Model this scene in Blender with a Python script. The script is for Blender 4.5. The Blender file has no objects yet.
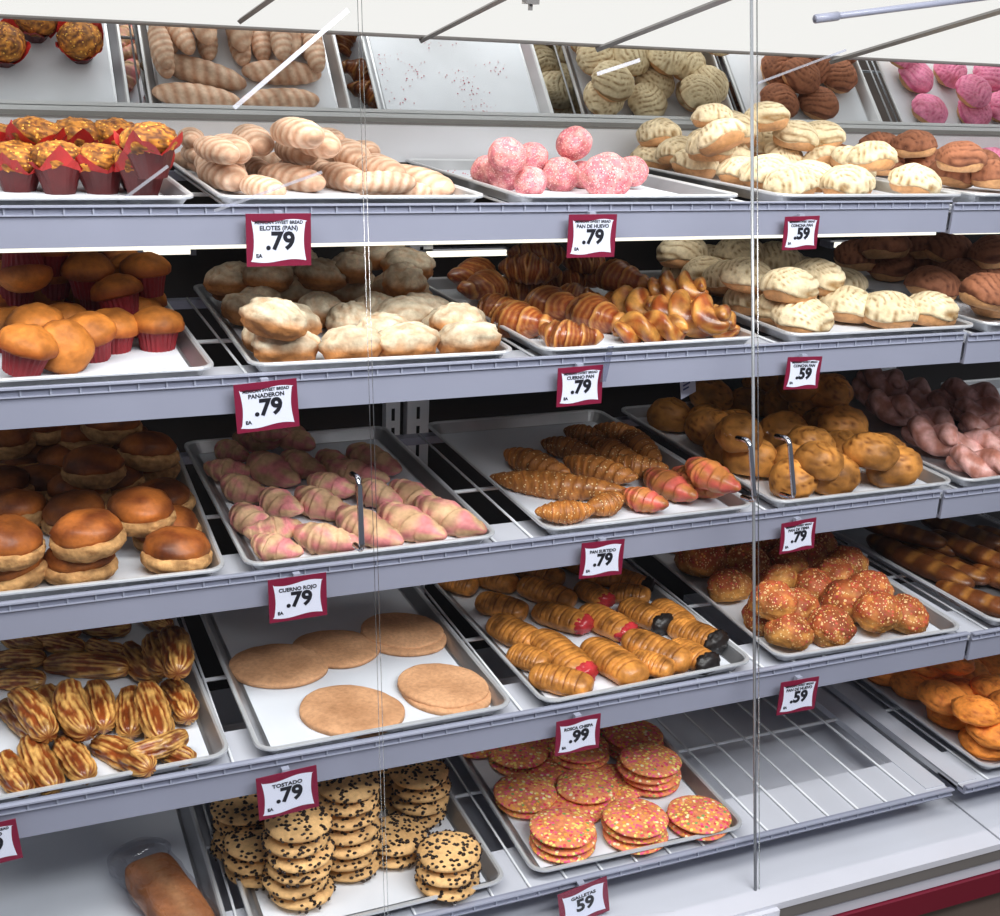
import bpy, bmesh, math, random
from math import sin, cos, pi, radians, sqrt, exp
from mathutils import Vector, Matrix, noise
random.seed(7)
SC = bpy.context.scene
COL = SC.collection

# ------------------------------------------------------------------ camera
F_PX, YAW, PITCH, ROLL = 1197.166, 0.405751, 0.325078, -0.04476
CAM = Vector((0.0, -1.63202, 1.405952))
fw = Vector((sin(YAW)*cos(PITCH), cos(YAW)*cos(PITCH), -sin(PITCH)))
rt = Vector((cos(YAW), -sin(YAW), 0))
dn = fw.cross(rt)
RT = rt*cos(ROLL) + dn*sin(ROLL)
DN = dn*cos(ROLL) - rt*sin(ROLL)
cd = bpy.data.cameras.new('camera'); co = bpy.data.objects.new('camera', cd); COL.objects.link(co)
M3 = Matrix((RT, -DN, -fw)).transposed()
co.matrix_world = Matrix.Translation(CAM) @ M3.to_4x4()
cd.sensor_fit = 'HORIZONTAL'; cd.sensor_width = 36; cd.lens = F_PX*36/1000; cd.clip_start = .02
SC.camera = co

# ------------------------------------------------------------------ light, world, exposure
SC.view_settings.view_transform = 'Standard'; SC.view_settings.look = 'None'
SC.view_settings.exposure = -0.10; SC.view_settings.gamma = 1; SC.view_settings.use_curve_mapping = False
W = bpy.data.worlds.new('room_air'); SC.world = W; W.use_nodes = True
W.node_tree.nodes['Background'].inputs[0].default_value = (.85, .88, 1, 1)
W.node_tree.nodes['Background'].inputs[1].default_value = .20
SC.cycles.max_bounces = 7; SC.cycles.transparent_max_bounces = 12

def area(name, loc, tgt, sx, sy, power, color=(1, 1, 1), spread=180):
    l = bpy.data.lights.new(name, 'AREA'); l.shape = 'RECTANGLE'; l.size = sx; l.size_y = sy
    l.energy = power; l.color = color; l.spread = radians(spread)
    o = bpy.data.objects.new(name, l); COL.objects.link(o); o.location = loc
    o.rotation_euler = (Vector(tgt)-Vector(loc)).to_track_quat('-Z', 'Y').to_euler()
    return o
# store ceiling fluorescents in the aisle in front of the case
area('store_ceiling_light', (.3, -.95, 2.75), (.8, .35, .3), 3.2, .45, 94, (1, .98, .95))
area('store_ceiling_light', (1.5, -2.2, 2.8), (1.2, .4, .4), 3.0, .5, 96, (.96, .97, 1))
area('canopy_lamp', (.9, .40, 1.50), (.9, .52, .9), 2.9, .10, 4, (1, .97, .90))
area('canopy_lamp', (2.7, .40, 1.50), (2.7, .52, .9), .9, .10, 1.2, (1, .97, .90))

# ------------------------------------------------------------------ material helpers
def nmat(name):
    m = bpy.data.materials.new(name); m.use_nodes = True
    nt = m.node_tree; return m, nt, nt.nodes['Principled BSDF']
def srgb(h):
    h = h.lstrip('#'); v = [int(h[i:i+2], 16)/255 for i in (0, 2, 4)]
    return tuple((c/12.92 if c <= .04045 else ((c+.055)/1.055)**2.4) for c in v)+(1,)
def N(nt, t, **kw):
    n = nt.nodes.new(t)
    for k, v in kw.items():
        if k in n.inputs.keys() if isinstance(k, str) else False: n.inputs[k].default_value = v
        else: setattr(n, k, v)
    return n
def ramp(nt, pts, interp='LINEAR'):
    r = nt.nodes.new('ShaderNodeValToRGB'); r.color_ramp.interpolation = interp
    e = r.color_ramp.elements
    while len(e) < len(pts): e.new(.5)
    for el, (p, c) in zip(e, pts): el.position = p; el.color = c
    return r
def mix(nt, fac, a, b, mode='MIX'):
    m = nt.nodes.new('ShaderNodeMix'); m.data_type = 'RGBA'; m.blend_type = mode
    for sock, v in ((m.inputs[0], fac), (m.inputs[6], a), (m.inputs[7], b)):
        if hasattr(v, 'is_linked'): nt.links.new(v, sock)
        else: sock.default_value = v
    return m.outputs[2]

def pastry(name, A, B, rough=.6, sc=18, amt=.35, var=.14, specks=None, bump=.3, bsc=140, coat=0, streak=None):
    """A = body colour, B = colour where the surface attribute g is 1 (topping, groove, filling)."""
    m, nt, bs = nmat(name)
    tc = N(nt, 'ShaderNodeTexCoord'); oi = N(nt, 'ShaderNodeObjectInfo')
    add = N(nt, 'ShaderNodeVectorMath'); add.operation = 'ADD'
    sclv = N(nt, 'ShaderNodeVectorMath'); sclv.operation = 'SCALE'; sclv.inputs[3].default_value = 3.7
    cb = N(nt, 'ShaderNodeCombineXYZ')
    for i in range(3): nt.links.new(oi.outputs['Random'], cb.inputs[i])
    nt.links.new(cb.outputs[0], sclv.inputs[0])
    nt.links.new(tc.outputs['Object'], add.inputs[0]); nt.links.new(sclv.outputs[0], add.inputs[1])
    V = add.outputs[0]
    at = N(nt, 'ShaderNodeAttribute'); at.attribute_name = 'g'
    base = mix(nt, at.outputs['Fac'], srgb(A), srgb(B))
    no = N(nt, 'ShaderNodeTexNoise'); no.inputs['Scale'].default_value = sc; no.inputs['Detail'].default_value = 5
    nt.links.new(V, no.inputs['Vector'])
    lo = 1-amt*1.4; hi = 1+amt*.55
    r = ramp(nt, [(.3, (lo, lo*.93, lo*.86, 1)), (.68, (hi, hi, hi, 1))])
    nt.links.new(no.outputs['Fac'], r.inputs[0])
    c = mix(nt, 1.0, base, r.outputs[0], 'MULTIPLY')
    n2 = N(nt, 'ShaderNodeTexNoise'); n2.inputs['Scale'].default_value = bsc; n2.inputs['Detail'].default_value = 4
    nt.links.new(V, n2.inputs['Vector'])
    r2 = ramp(nt, [(.32, (.78, .76, .74, 1)), (.62, (1.08, 1.08, 1.08, 1))]); nt.links.new(n2.outputs['Fac'], r2.inputs[0])
    c = mix(nt, .7, c, r2.outputs[0], 'MULTIPLY')
    mr = N(nt, 'ShaderNodeMapRange'); mr.inputs[3].default_value = 1-var; mr.inputs[4].default_value = 1+var
    nt.links.new(oi.outputs['Random'], mr.inputs[0])
    cv = N(nt, 'ShaderNodeCombineXYZ')
    for i in range(3): nt.links.new(mr.outputs[0], cv.inputs[i])
    c = mix(nt, 1.0, c, cv.outputs[0], 'MULTIPLY')
    h = n2.outputs['Fac']
    for s in (specks or []):
        # s = (scale, radius, keep fraction, palette [(pos,colour)], only_g)
        vo = N(nt, 'ShaderNodeTexVoronoi'); vo.inputs['Scale'].default_value = s[0]
        nt.links.new(V, vo.inputs['Vector'])
        lt = N(nt, 'ShaderNodeMath'); lt.operation = 'LESS_THAN'; lt.inputs[1].default_value = s[1]
        nt.links.new(vo.outputs['Distance'], lt.inputs[0])
        sp = N(nt, 'ShaderNodeSeparateColor'); nt.links.new(vo.outputs['Color'], sp.inputs[0])
        k = N(nt, 'ShaderNodeMath'); k.operation = 'LESS_THAN'; k.inputs[1].default_value = s[2]
        nt.links.new(sp.outputs[1], k.inputs[0])
        mu = N(nt, 'ShaderNodeMath'); mu.operation = 'MULTIPLY'
        nt.links.new(lt.outputs[0], mu.inputs[0]); nt.links.new(k.outputs[0], mu.inputs[1])
        f = mu.outputs[0]
        if len(s) > 4 and s[4]:
            m2 = N(nt, 'ShaderNodeMath'); m2.operation = 'MULTIPLY'
            nt.links.new(f, m2.inputs[0]); nt.links.new(at.outputs['Fac'], m2.inputs[1]); f = m2.outputs[0]
        pr = ramp(nt, s[3], 'CONSTANT'); nt.links.new(sp.outputs[0], pr.inputs[0])
        c = mix(nt, f, c, pr.outputs[0])
    nt.links.new(c, bs.inputs['Base Color'])
    bs.inputs['Roughness'].default_value = rough; bs.inputs['Coat Weight'].default_value = coat
    bs.inputs['Coat Roughness'].default_value = .22
    bs.inputs['Specular IOR Level'].default_value = .35
    bs.inputs['Subsurface Weight'].default_value = 0
    if bump:
        bp = N(nt, 'ShaderNodeBump'); bp.inputs['Strength'].default_value = bump; bp.inputs['Distance'].default_value = .002
        nt.links.new(h, bp.inputs['Height']); nt.links.new(bp.outputs[0], bs.inputs['Normal'])
    return m
def plain(name, col, rough=.5, metal=0, noise_amt=.06, nsc=6, spec=.5, coat=0):
    m, nt, bs = nmat(name)
    tc = N(nt, 'ShaderNodeTexCoord'); no = N(nt, 'ShaderNodeTexNoise'); no.inputs['Scale'].default_value = nsc
    no.inputs['Detail'].default_value = 6
    nt.links.new(tc.outputs['Object'], no.inputs['Vector'])
    r = ramp(nt, [(.3, (1-noise_amt*2,)*3+(1,)), (.7, (1,)*3+(1,))]); nt.links.new(no.outputs['Fac'], r.inputs[0])
    nt.links.new(mix(nt, 1.0, srgb(col), r.outputs[0], 'MULTIPLY'), bs.inputs['Base Color'])
    bs.inputs['Roughness'].default_value = rough; bs.inputs['Metallic'].default_value = metal
    bs.inputs['Specular IOR Level'].default_value = spec; bs.inputs['Coat Weight'].default_value = coat
    return m
def emit(name, col, s):
    m, nt, bs = nmat(name); nt.nodes.remove(bs); e = N(nt, 'ShaderNodeEmission')
    e.inputs[0].default_value = col; e.inputs[1].default_value = s
    nt.links.new(e.outputs[0], nt.nodes['Material Output'].inputs[0]); return m
def clear(name, tint=(1, 1, 1, 1), refl=.04, rough=.02, graze=True):
    m, nt, bs = nmat(name); nt.nodes.remove(bs)
    t = N(nt, 'ShaderNodeBsdfTransparent'); t.inputs[0].default_value = tint
    g = N(nt, 'ShaderNodeBsdfGlossy'); g.inputs['Roughness'].default_value = rough
    mx = N(nt, 'ShaderNodeMixShader')
    if graze:
        lw = N(nt, 'ShaderNodeLayerWeight'); lw.inputs[0].default_value = .5
        pw = N(nt, 'ShaderNodeMath'); pw.operation = 'POWER'; pw.inputs[1].default_value = 4.0
        ma = N(nt, 'ShaderNodeMath'); ma.operation = 'MULTIPLY_ADD'; ma.inputs[1].default_value = .35; ma.inputs[2].default_value = refl
        nt.links.new(lw.outputs['Facing'], pw.inputs[0]); nt.links.new(pw.outputs[0], ma.inputs[0]); nt.links.new(ma.outputs[0], mx.inputs[0])
    else: mx.inputs[0].default_value = refl
    nt.links.new(t.outputs[0], mx.inputs[1]); nt.links.new(g.outputs[0], mx.inputs[2])
    nt.links.new(mx.outputs[0], nt.nodes['Material Output'].inputs[0]); return m

M = {}
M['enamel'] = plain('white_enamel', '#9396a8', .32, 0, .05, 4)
M['enamel_deck'] = plain('white_deck_enamel', '#cdcfd8', .28, 0, .05, 3)
M['rail'] = plain('pale_plastic_rail', '#a3a7b9', .3, 0, .04)
M['alu'] = plain('sheet_pan_aluminium', '#c4c6ca', .38, .85, .12, 12)
M['alu_rim'] = plain('pan_rim_aluminium', '#d9dbde', .3, .35, .05, 20)
M['wire'] = plain('white_coated_wire', '#e4e6ea', .35)
M['paper'] = plain('parchment_paper', '#dfe3ea', .7, 0, .05, 9, .2)
M['dark'] = plain('dark_case_back', '#1c1613', .5, 0, .2, 4)
M['slot'] = plain('slot_dark', '#101010', .8)
M['steel'] = plain('chrome_steel', '#c9ccd4', .15, 1)
M['grey_bar'] = plain('grey_bar', '#8d8a88', .4, .5)
M['maroon'] = plain('maroon_card', '#7d1236', .45)
M['card'] = plain('white_card', '#dfe3f4', .4, 0, .02)
M['ink'] = plain('black_ink', '#12131f', .5)
M['redband'] = plain('dark_red_bumper', '#6d0d26', .35)
M['floor'] = plain('brown_floor_tile', '#75685f', .5, 0, .15, 3)
M['glass'] = clear('door_glass', (.99, .995, .995, 1), .008)
M['seam'] = plain('grey_edge_channel', '#94989c', .25, .3)
M['glass_edge'] = clear('glass_edge', (.62, .66, .66, 1), .4, .25, False)
M['mirror'] = plain('silver_mirror', '#eef0ef', .01, 1, 0)
M['diffuser'] = emit('light_diffuser', (1, .985, .955, 1), 1.0)
M['tube'] = emit('lit_tube', (1, .95, .80, 1), 1.6)
M['bag'] = clear('clear_bag', (.90, .90, .92, 1), .17, .12, False)
M['glare_film'] = clear('clear_glare_film', (.84, .86, .95, 1), .24, .35, False)  # clear plastic strip, and the painted glare streaks on the doors
M['redcup'] = plain('red_paper_cup', '#8e1520', .55, 0, .2, 30)
M['tulip'] = plain('red_tulip_paper', '#c4231f', .5, 0, .25, 20)
M['tulip_dark'] = plain('dark_tulip_base', '#571012', .5, 0, .25, 20)

PK = [(0, srgb('#f2ab48')), (.16, srgb('#fbe07a')), (.38, srgb('#ee5f88')), (.58, srgb('#f79a68')), (.76, srgb('#e04a58')), (.90, srgb('#fff0c0')), (.96, srgb('#7fa860'))]
PKW = [(0, srgb('#e9bd84')), (.25, srgb('#c9553f')), (.6, srgb('#a8343c')), (.85, srgb('#e0a050'))]
P = {}
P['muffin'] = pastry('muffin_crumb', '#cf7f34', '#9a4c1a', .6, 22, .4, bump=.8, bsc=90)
P['streusel'] = pastry('streusel_muffin', '#d38b34', '#6e3a1c', .6, 60, .5, specks=[(190, .35, .45, [(0, srgb('#e9b04a')), (.5, srgb('#7c4322'))])])
P['elote'] = pastry('sugared_loaf', '#c99a7c', '#e9cdb4', .6, 26, .28, .1)
P['pinkball'] = pastry('pink_sugared_ball', '#d8808c', '#eaa19d', .75, 40, .3, .06, specks=[(330, .42, .5, [(0, srgb('#f3c3bf')), (.6, srgb('#c24a58'))])], bump=.8)
P['concha_bun'] = pastry('shell_bun_dough', '#d9a472', '#9c5b26', .55, 20, .3)
P['concha_cream'] = pastry('cream_sugar_shell', '#ecdcb8', '#94703f', .75, 24, .14, .06, bump=.6)
P['concha_brown'] = pastry('chocolate_sugar_shell', '#a0674a', '#5e3220', .75, 24, .2, .08)
P['concha_pink'] = pastry('pink_sugar_shell', '#f79abd', '#d65c8e', .75, 24, .15, .05)
P['flour'] = pastry('floured_roll', '#c98a52', '#e4d8bd', .7, 20, .35, .08, bump=.7)
P['croissant'] = pastry('glazed_croissant', '#8f3f18', '#e8a85c', .35, 22, .4, .14, coat=.5)
P['braid'] = pastry('glazed_braid', '#99491c', '#e0a050', .35, 26, .4, .1, coat=.5)
P['bun_top'] = pastry('dark_bun_top', '#b0652c', '#74391a', .5, 14, .45, .22, coat=.06)
P['bun_low'] = pastry('crumbly_bun_side', '#cfa069', '#8d5a30', .85, 50, .35, .1, bump=.9)
P['twist'] = pastry('pink_twist', '#e38e90', '#dcb68e', .6, 24, .28, .1)
P['horn'] = pastry('seeded_horn', '#c07c3a', '#7a3c18', .5, 30, .35, .1, specks=[(260, .3, .3, [(0, srgb('#ead09a'))])], coat=.15)
P['pinkhorn'] = pastry('pink_glazed_horn', '#cc5f52', '#b8753e', .45, 24, .35, .1, coat=.25)
P['roll'] = pastry('golden_roll', '#cf8d44', '#7c4519', .5, 14, .5, .18, bump=.8, bsc=70)
P['icedtwist'] = pastry('pink_iced_twist', '#deaca6', '#b07464', .5, 22, .25, .1, coat=.2)
P['puff'] = pastry('layered_puff', '#8a4218', '#e2ae62', .4, 26, .4, .14, coat=.3)
P['oval'] = pastry('flat_oval_cookie', '#d9a67c', '#b98458', .8, 14, .18, .05, bump=.7)
P['fold'] = pastry('folded_pastry', '#d68f42', '#7d3e16', .42, 30, .5, .12, coat=.25)
P['fill_red'] = plain('red_jam', '#c8363c', .25, 0, .3, 40)
P['fill_dark'] = plain('chocolate_filling', '#1d1614', .45, 0, .3, 40)
P['sprinkbun'] = pastry('sprinkled_bun', '#d6974c', '#b05a30', .6, 20, .4, .1, specks=[(150, .40, .75, PKW, True), (230, .30, .35, [(0, srgb('#f0cf94'))])], bump=.8)
P['longloaf'] = pastry('dark_long_loaf', '#6e3c1a', '#a06a30', .4, 16, .4, .1, coat=.2)
P['chip'] = pastry('chip_cookie', '#edc084', '#c68844', .7, 18, .25, .07)
P['choc'] = plain('chocolate_chip', '#241410', .35)
P['sprink'] = pastry('sprinkle_cookie', '#ee9468', '#c86a3c', .65, 20, .2, .05, specks=[(165, .52, .97, PK)], bump=1.0)
P['orange'] = pastry('orange_cookie', '#ff9c42', '#c0642a', .65, 22, .3, .07, bump=.9)
P['loaf'] = pastry('brown_loaf', '#c07a4c', '#d69c6c', .7, 20, .25, .05)

# ------------------------------------------------------------------ object helpers
def link(name, me, mat=None, parent=None):
    o = bpy.data.objects.new(name, me); COL.objects.link(o)
    if mat is not None and len(me.materials) == 0: me.materials.append(mat)
    if parent: o.parent = parent
    return o
def tag(o, label=None, cat=None, group=None, kind=None):
    if label: o['label'] = label
    if cat: o['category'] = cat
    if group: o['group'] = group
    if kind: o['kind'] = kind
    return o
def empty(name, loc=(0, 0, 0), rot=(0, 0, 0)):
    o = bpy.data.objects.new(name, None); COL.objects.link(o); o.location = loc; o.rotation_euler = rot
    o.empty_display_size = .03; return o
class MB:
    def __init__(s): s.v = []; s.f = []; s.mi = []; s.g = []
    def add(s, vs, fs, mi=0, g=None):
        n = len(s.v); s.v += [tuple(v[:3]) for v in vs]; s.f += [tuple(i+n for i in f) for f in fs]; s.mi += [mi]*len(fs)
        s.g += g if g else [0.0]*len(vs)
    def box(s, a, b, mi=0):
        x0, y0, z0 = a; x1, y1, z1 = b
        vs = [(x, y, z) for z in (z0, z1) for y in (y0, y1) for x in (x0, x1)]
        s.add(vs, [(0, 2, 3, 1), (4, 5, 7, 6), (0, 1, 5, 4), (2, 6, 7, 3), (0, 4, 6, 2), (1, 3, 7, 5)], mi)
    def tube(s, pts, r, n=8, mi=0):
        pts = [Vector(p) for p in pts]; rings = []
        for i, p in enumerate(pts):
            d = (pts[min(i+1, len(pts)-1)]-pts[max(i-1, 0)]).normalized()
            u = d.cross(Vector((0, 0, 1)) if abs(d.z) < .9 else Vector((1, 0, 0))).normalized(); w = d.cross(u)
            rings.append([p+(u*cos(2*pi*k/n)+w*sin(2*pi*k/n))*r for k in range(n)])
        vs = [v for rg in rings for v in rg]; fs = []
        for i in range(len(pts)-1):
            for k in range(n): fs.append((i*n+k, i*n+(k+1) % n, (i+1)*n+(k+1) % n, (i+1)*n+k))
        fs += [tuple(range(n))[::-1], tuple(range((len(pts)-1)*n, len(pts)*n))]
        s.add(vs, fs, mi)
    def grid(s, fn, ns, na, mi=0):
        """closed surface: fn(t in 0..1, angle) -> x,y,z,g ; rows 0 and ns collapse to poles"""
        vs = []; g = []; fs = []
        def put(q): vs.append(q[:3]); g.append(q[3] if len(q) > 3 else 0.0)
        put(fn(0, 0))
        for i in range(1, ns):
            for k in range(na): put(fn(i/ns, 2*pi*k/na))
        put(fn(1, 0)); last = len(vs)-1
        for k in range(na): fs.append((0, 1+(k+1) % na, 1+k))
        for i in range(ns-2):
            for k in range(na):
                a = 1+i*na+k; b = 1+i*na+(k+1) % na; fs.append((a, b, b+na, a+na))
        o = 1+(ns-2)*na
        for k in range(na): fs.append((o+k, o+(k+1) % na, last))
        s.add(vs, fs, mi, g)
    def mesh(s, name, mats, smooth=True):
        me = bpy.data.meshes.new(name); me.from_pydata(s.v, [], s.f)
        for m in (mats if isinstance(mats, (list, tuple)) else [mats]): me.materials.append(m)
        for p, mi in zip(me.polygons, s.mi): p.material_index = mi; p.use_smooth = smooth
        if any(s.g):
            a = me.attributes.new('g', 'FLOAT', 'POINT')
            for i, v in enumerate(s.g): a.data[i].value = v
        bm = bmesh.new(); bm.from_mesh(me); bmesh.ops.recalc_face_normals(bm, faces=bm.faces); bm.to_mesh(me); bm.free()
        return me
    def build(s, name, mats, parent=None, smooth=False):
        return link(name, s.mesh(name, mats, smooth), None, parent)
def nz(x, y, z, s=1., seed=0): return noise.noise(Vector((x*s+seed*7.3, y*s-seed*3.1, z*s+seed*1.7)))

# ------------------------------------------------------------------ picking true positions from the photograph
def ray(px, py): return (RT*((px-500)/F_PX)+DN*((py-458)/F_PX)+fw).normalized()
MT = radians(24); MY, MZ = 1.06, 1.25                    # rear mirror of the top shelf leans forward
MN = Vector((0, -cos(MT), -sin(MT)))
def at_z(px, py, z, mirrored=False):
    o, d = CAM.copy(), ray(px, py)
    if mirrored:
        t = (Vector((0, MY, MZ))-o).dot(MN)/d.dot(MN); o = o+d*t; d = d-2*d.dot(MN)*MN
    return o+d*((z-o.z)/d.z)
def at_y(px, py, y):
    d = ray(px, py); return CAM+d*((y-CAM.y)/d.y)
def to_px(v):
    q = Vector(v)-CAM; return (500+F_PX*q.dot(RT)/q.dot(fw), 458+F_PX*q.dot(DN)/q.dot(fw))

# ------------------------------------------------------------------ shelves: rim height and front edge of the pans
SH = {1: (1.17570, .30652), 2: (.92489, .20835), 3: (.58731, .19975), 4: (.32186, .05768), 5: (0.0, 0.0)}
PW, PD = .457, .689
NAME = {1: 'top', 2: 'second', 3: 'third', 4: 'fourth', 5: 'bottom'}
XA0, XA1 = -.30, 1.80           # left unit
XB0, XB1 = 1.812, 2.95            # right unit
BACK = 1.02

def shelf(s, x0, x1, zt, yf, label, wires=True, right=False):
    r = empty('display_shelf', ((x0+x1)/2, yf, zt-.034)); ox, oy, oz = r.location
    tag(r, label, 'shelf', None)
    zt0 = zt-.026
    fh = .050 if s < 5 else .020
    m = MB(); m.box((x0-ox, -.006, zt0-fh-oz), (x1-ox, .0, zt0+(.013 if s < 5 else 0)-oz)); m.box((x0-ox, .0, zt0-fh-oz), (x1-ox, .075, zt0-fh+.006-oz))
    m.build('front_panel', M['enamel'], r)
    m = MB(); m.box((x0-ox, .001, zt0-.008-oz), (x1-ox, .125, zt0-.0065-oz)); m.build('shelf_plate', M['enamel_deck'], r)
    # clip-on price rail with its little teeth
    rz = .013 if s < 5 else 0
    m = MB(); m.box((x0-ox, -.013, zt0+rz-.002-oz), (x1-ox, -.006, zt0+rz+.001-oz)); m.box((x0-ox, -.010, zt0+rz-.0150-oz), (x1-ox, -.006, zt0+rz-.0135-oz))
    k = x0+.02
    while k < x1-.01: m.box((k-ox, -.0095, zt0+rz-.0145-oz), (k+.0025-ox, -.0055, zt0+rz-.001-oz)); k += .042
    m.build('price_rail', M['rail'], r)
    m = MB(); m.box((x0-ox, .67, zt0-.022-oz), (x1-ox, .70, zt0-.004-oz)); m.build('rear_rail', M['enamel'], r)
    # side brackets carried from the uprights
    for xx in (x0, x1-.050):
        m = MB(); m.box((xx-ox, .016, zt0-min(fh, .045)-oz), (xx+.050-ox, BACK-.005-yf, zt0-.004-oz)); m.build('bracket', M['enamel_deck'], r)
    m = MB(); x = x0+.072
    while x < x1-.04:
        m.tube([(x-ox, .0, zt0-.0035-oz), (x-ox, .69, zt0-.0035-oz)], .0026, 6); x += .0735
    for yy in (.318,): m.tube([(x0+.03-ox, yy, zt0-.009-oz), (x1-.03-ox, yy, zt0-.009-oz)], .0040, 6)
    m.build('wire_rack', M['wire'], r, True)
    if s == 5: pass
    return r
for s in (1, 2, 3, 4, 5):
    z, y = SH[s]
    shelf(s, XA0, XA1-(.025 if s == 5 else 0), z, y, 'white enamel and wire %s shelf of the left unit with price rail' % NAME[s])
    yb = y+(.0 if s != 1 else .0)
    shelf(s, XB0, XB1, z-.004, yb, 'white enamel and wire %s shelf of the right unit with price rail' % NAME[s])
# bright light strip under the lip of the top shelf
for x0, x1, lb in ((XA0+.02, XA1-.02, 'left'), (XB0+.02, XB1-.02, 'right')):
    m = MB(); yt, zt = SH[1][1], SH[1][0]-.0765; m.box((x0, yt-.002, zt-.006), (x1, yt+.012, zt))
    o = m.build('light_strip', M['tube']); tag(o, 'thin lit strip under the lip of the top shelf, %s unit' % lb, 'light')

# ------------------------------------------------------------------ structure: back, deck, plinth, floor, ceiling, mirror
def struct(name, mb, mat, label=None):
    o = mb.build(name, mat); o['kind'] = 'structure'
    return o
m = MB(); m.box((-1.2, BACK+.012, -.35), (3.6, BACK+.05, 1.20)); struct('wall_back', m, M['dark'])
m = MB(); m.box((-1.2, BACK+.0, 1.165), (3.6, BACK+.012, 1.245)); m.box((-1.2, 1.03, 1.20), (3.6, 1.09, 1.245)); struct('trim_1', m, M['wire'])
# leaning mirror
u = Vector((0, -sin(MT), cos(MT)))
p0 = Vector((0, MY, MZ)); m = MB()
hh = .205
vs = []
for x in (-1.2, 3.6):
    for k in (0, 1):
        for t in (0, 1):
            q = p0+u*(k*hh)-MN*(t*.006); vs.append((x, q.y, q.z))
m.add(vs, [(0, 1, 3, 2), (4, 6, 7, 5), (0, 4, 5, 1), (2, 3, 7, 6), (0, 2, 6, 4), (1, 5, 7, 3)])
o = m.build('mirror', M['mirror']); tag(o, 'long mirror leaning forward above the top shelf', 'mirror')
m = MB(); m.box((-1.2, MY-.012, MZ-.010), (3.6, MY+.01, MZ)); o = m.build('mirror_ledge', M['grey_bar']); tag(o, 'thin metal ledge along the lower edge of the mirror', 'ledge')
pt = p0+u*hh
# canopy of the case: sloping white light diffuser with metal bars
CA = radians(10)
def can(x, d, off=0.): return Vector((x, pt.y-d*cos(CA), pt.z+d*sin(CA)+off))
m = MB(); vs = [can(-1.2, -.0), can(3.6, -.0), can(3.6, .74), can(-1.2, .74), can(-1.2, -.0, .012), can(3.6, -.0, .012), can(3.6, .74, .012), can(-1.2, .74, .012)]
m.add(vs, [(0, 1, 2, 3), (4, 7, 6, 5), (0, 4, 5, 1), (1, 5, 6, 2), (2, 6, 7, 3), (3, 7, 4, 0)]); struct('ceiling', m, M['diffuser'])
m = MB(); m.tube([can(-1.2, .004, -.004), can(3.6, .004, -.004)], .004, 8); struct('trim_2', m, M['grey_bar'])
def on_can(px, py, off=-.004):
    n = Vector((0, sin(CA), cos(CA))); d = ray(px, py); t = (can(0, 0, off)-CAM).dot(n)/d.dot(n); return CAM+d*t
for (a, b, w) in (((240, 18), (276, -8), .011), ((421, 38), (508, -7), .010), ((589, 50), (735, -8), .012), ((745, 92), (1010, 8), .012)):
    m = MB(); p, q = on_can(*a), on_can(*b)
    if a[0] == 745: p = Vector((q.x+.02, pt.y-.01, can(0, .01, -.01).z)); q = Vector((q.x-.02, q.y, q.z))
    m.tube([p-Vector((0, 0, .006)), q-Vector((0, 0, .006))], w*.55, 4)
    o = m.build('canopy_bar', M['grey_bar'], None); tag(o, {240: 'short grey canopy bar at the far left', 421: 'grey canopy bar above the empty pan in the mirror', 589: 'grey canopy bar above the cream buns in the mirror', 745: 'grey canopy bar above the brown buns in the mirror'}[a[0]], 'bar', 'bars across the light canopy')
# hanging rod at the upper right and a little bracket
m = MB(); a = at_y(815, 19, .26); b = at_y(1010, -6, .26); m.tube([a, a.lerp(b, .45), b], .006, 8); m.tube([a, a+(b-a).normalized()*.05], .008, 8)
o = m.build('support_rod', M['enamel'], None, True); tag(o, 'white rod hanging below the canopy at upper right', 'rod')
m = MB(); a = at_y(531, -6, .35); m.box((a.x-.012, a.y-.01, a.z-.016), (a.x+.012, a.y+.01, a.z+.03)); m.box((a.x-.003, a.y-.003, a.z-.026), (a.x+.003, a.y+.003, a.z-.016))
o = m.build('lid_catch', M['grey_bar']); tag(o, 'small metal catch hanging at the top centre', 'catch')

# uprights at the back with slots
def upright(x, w, z0, z1, label):
    r = empty('slotted_upright', (x, BACK-.03, z0)); tag(r, label, 'post', None)
    m = MB(); m.box((-w/2, 0, 0), (w/2, .03, z1-z0)); m.build('post', M['wire'], r)
    m = MB(); z = .03
    while z < z1-z0-.03:
        m.box((-.004, -.0015, z), (.004, .001, z+.030)); z += .048
    m.build('slot', M['slot'], r)['kind'] = 'stuff'
    return r
UPX = []
for px, py, lb in ((418, 420, 'white slotted upright behind the empty half of the third shelf'), (886, 385, 'white upright behind the third shelf at the right')):
    xx = at_y(px, py, BACK-.03).x; UPX.append(xx); upright(xx, .055, -.09, 1.16, lb)
upright(at_y(395, 420, BACK-.03).x-.005, .035, -.09, 1.16, 'narrow white post just left of the slotted upright')
upright(-.42, .055, -.09, 1.16, 'white upright at the far left end of the case')

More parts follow.
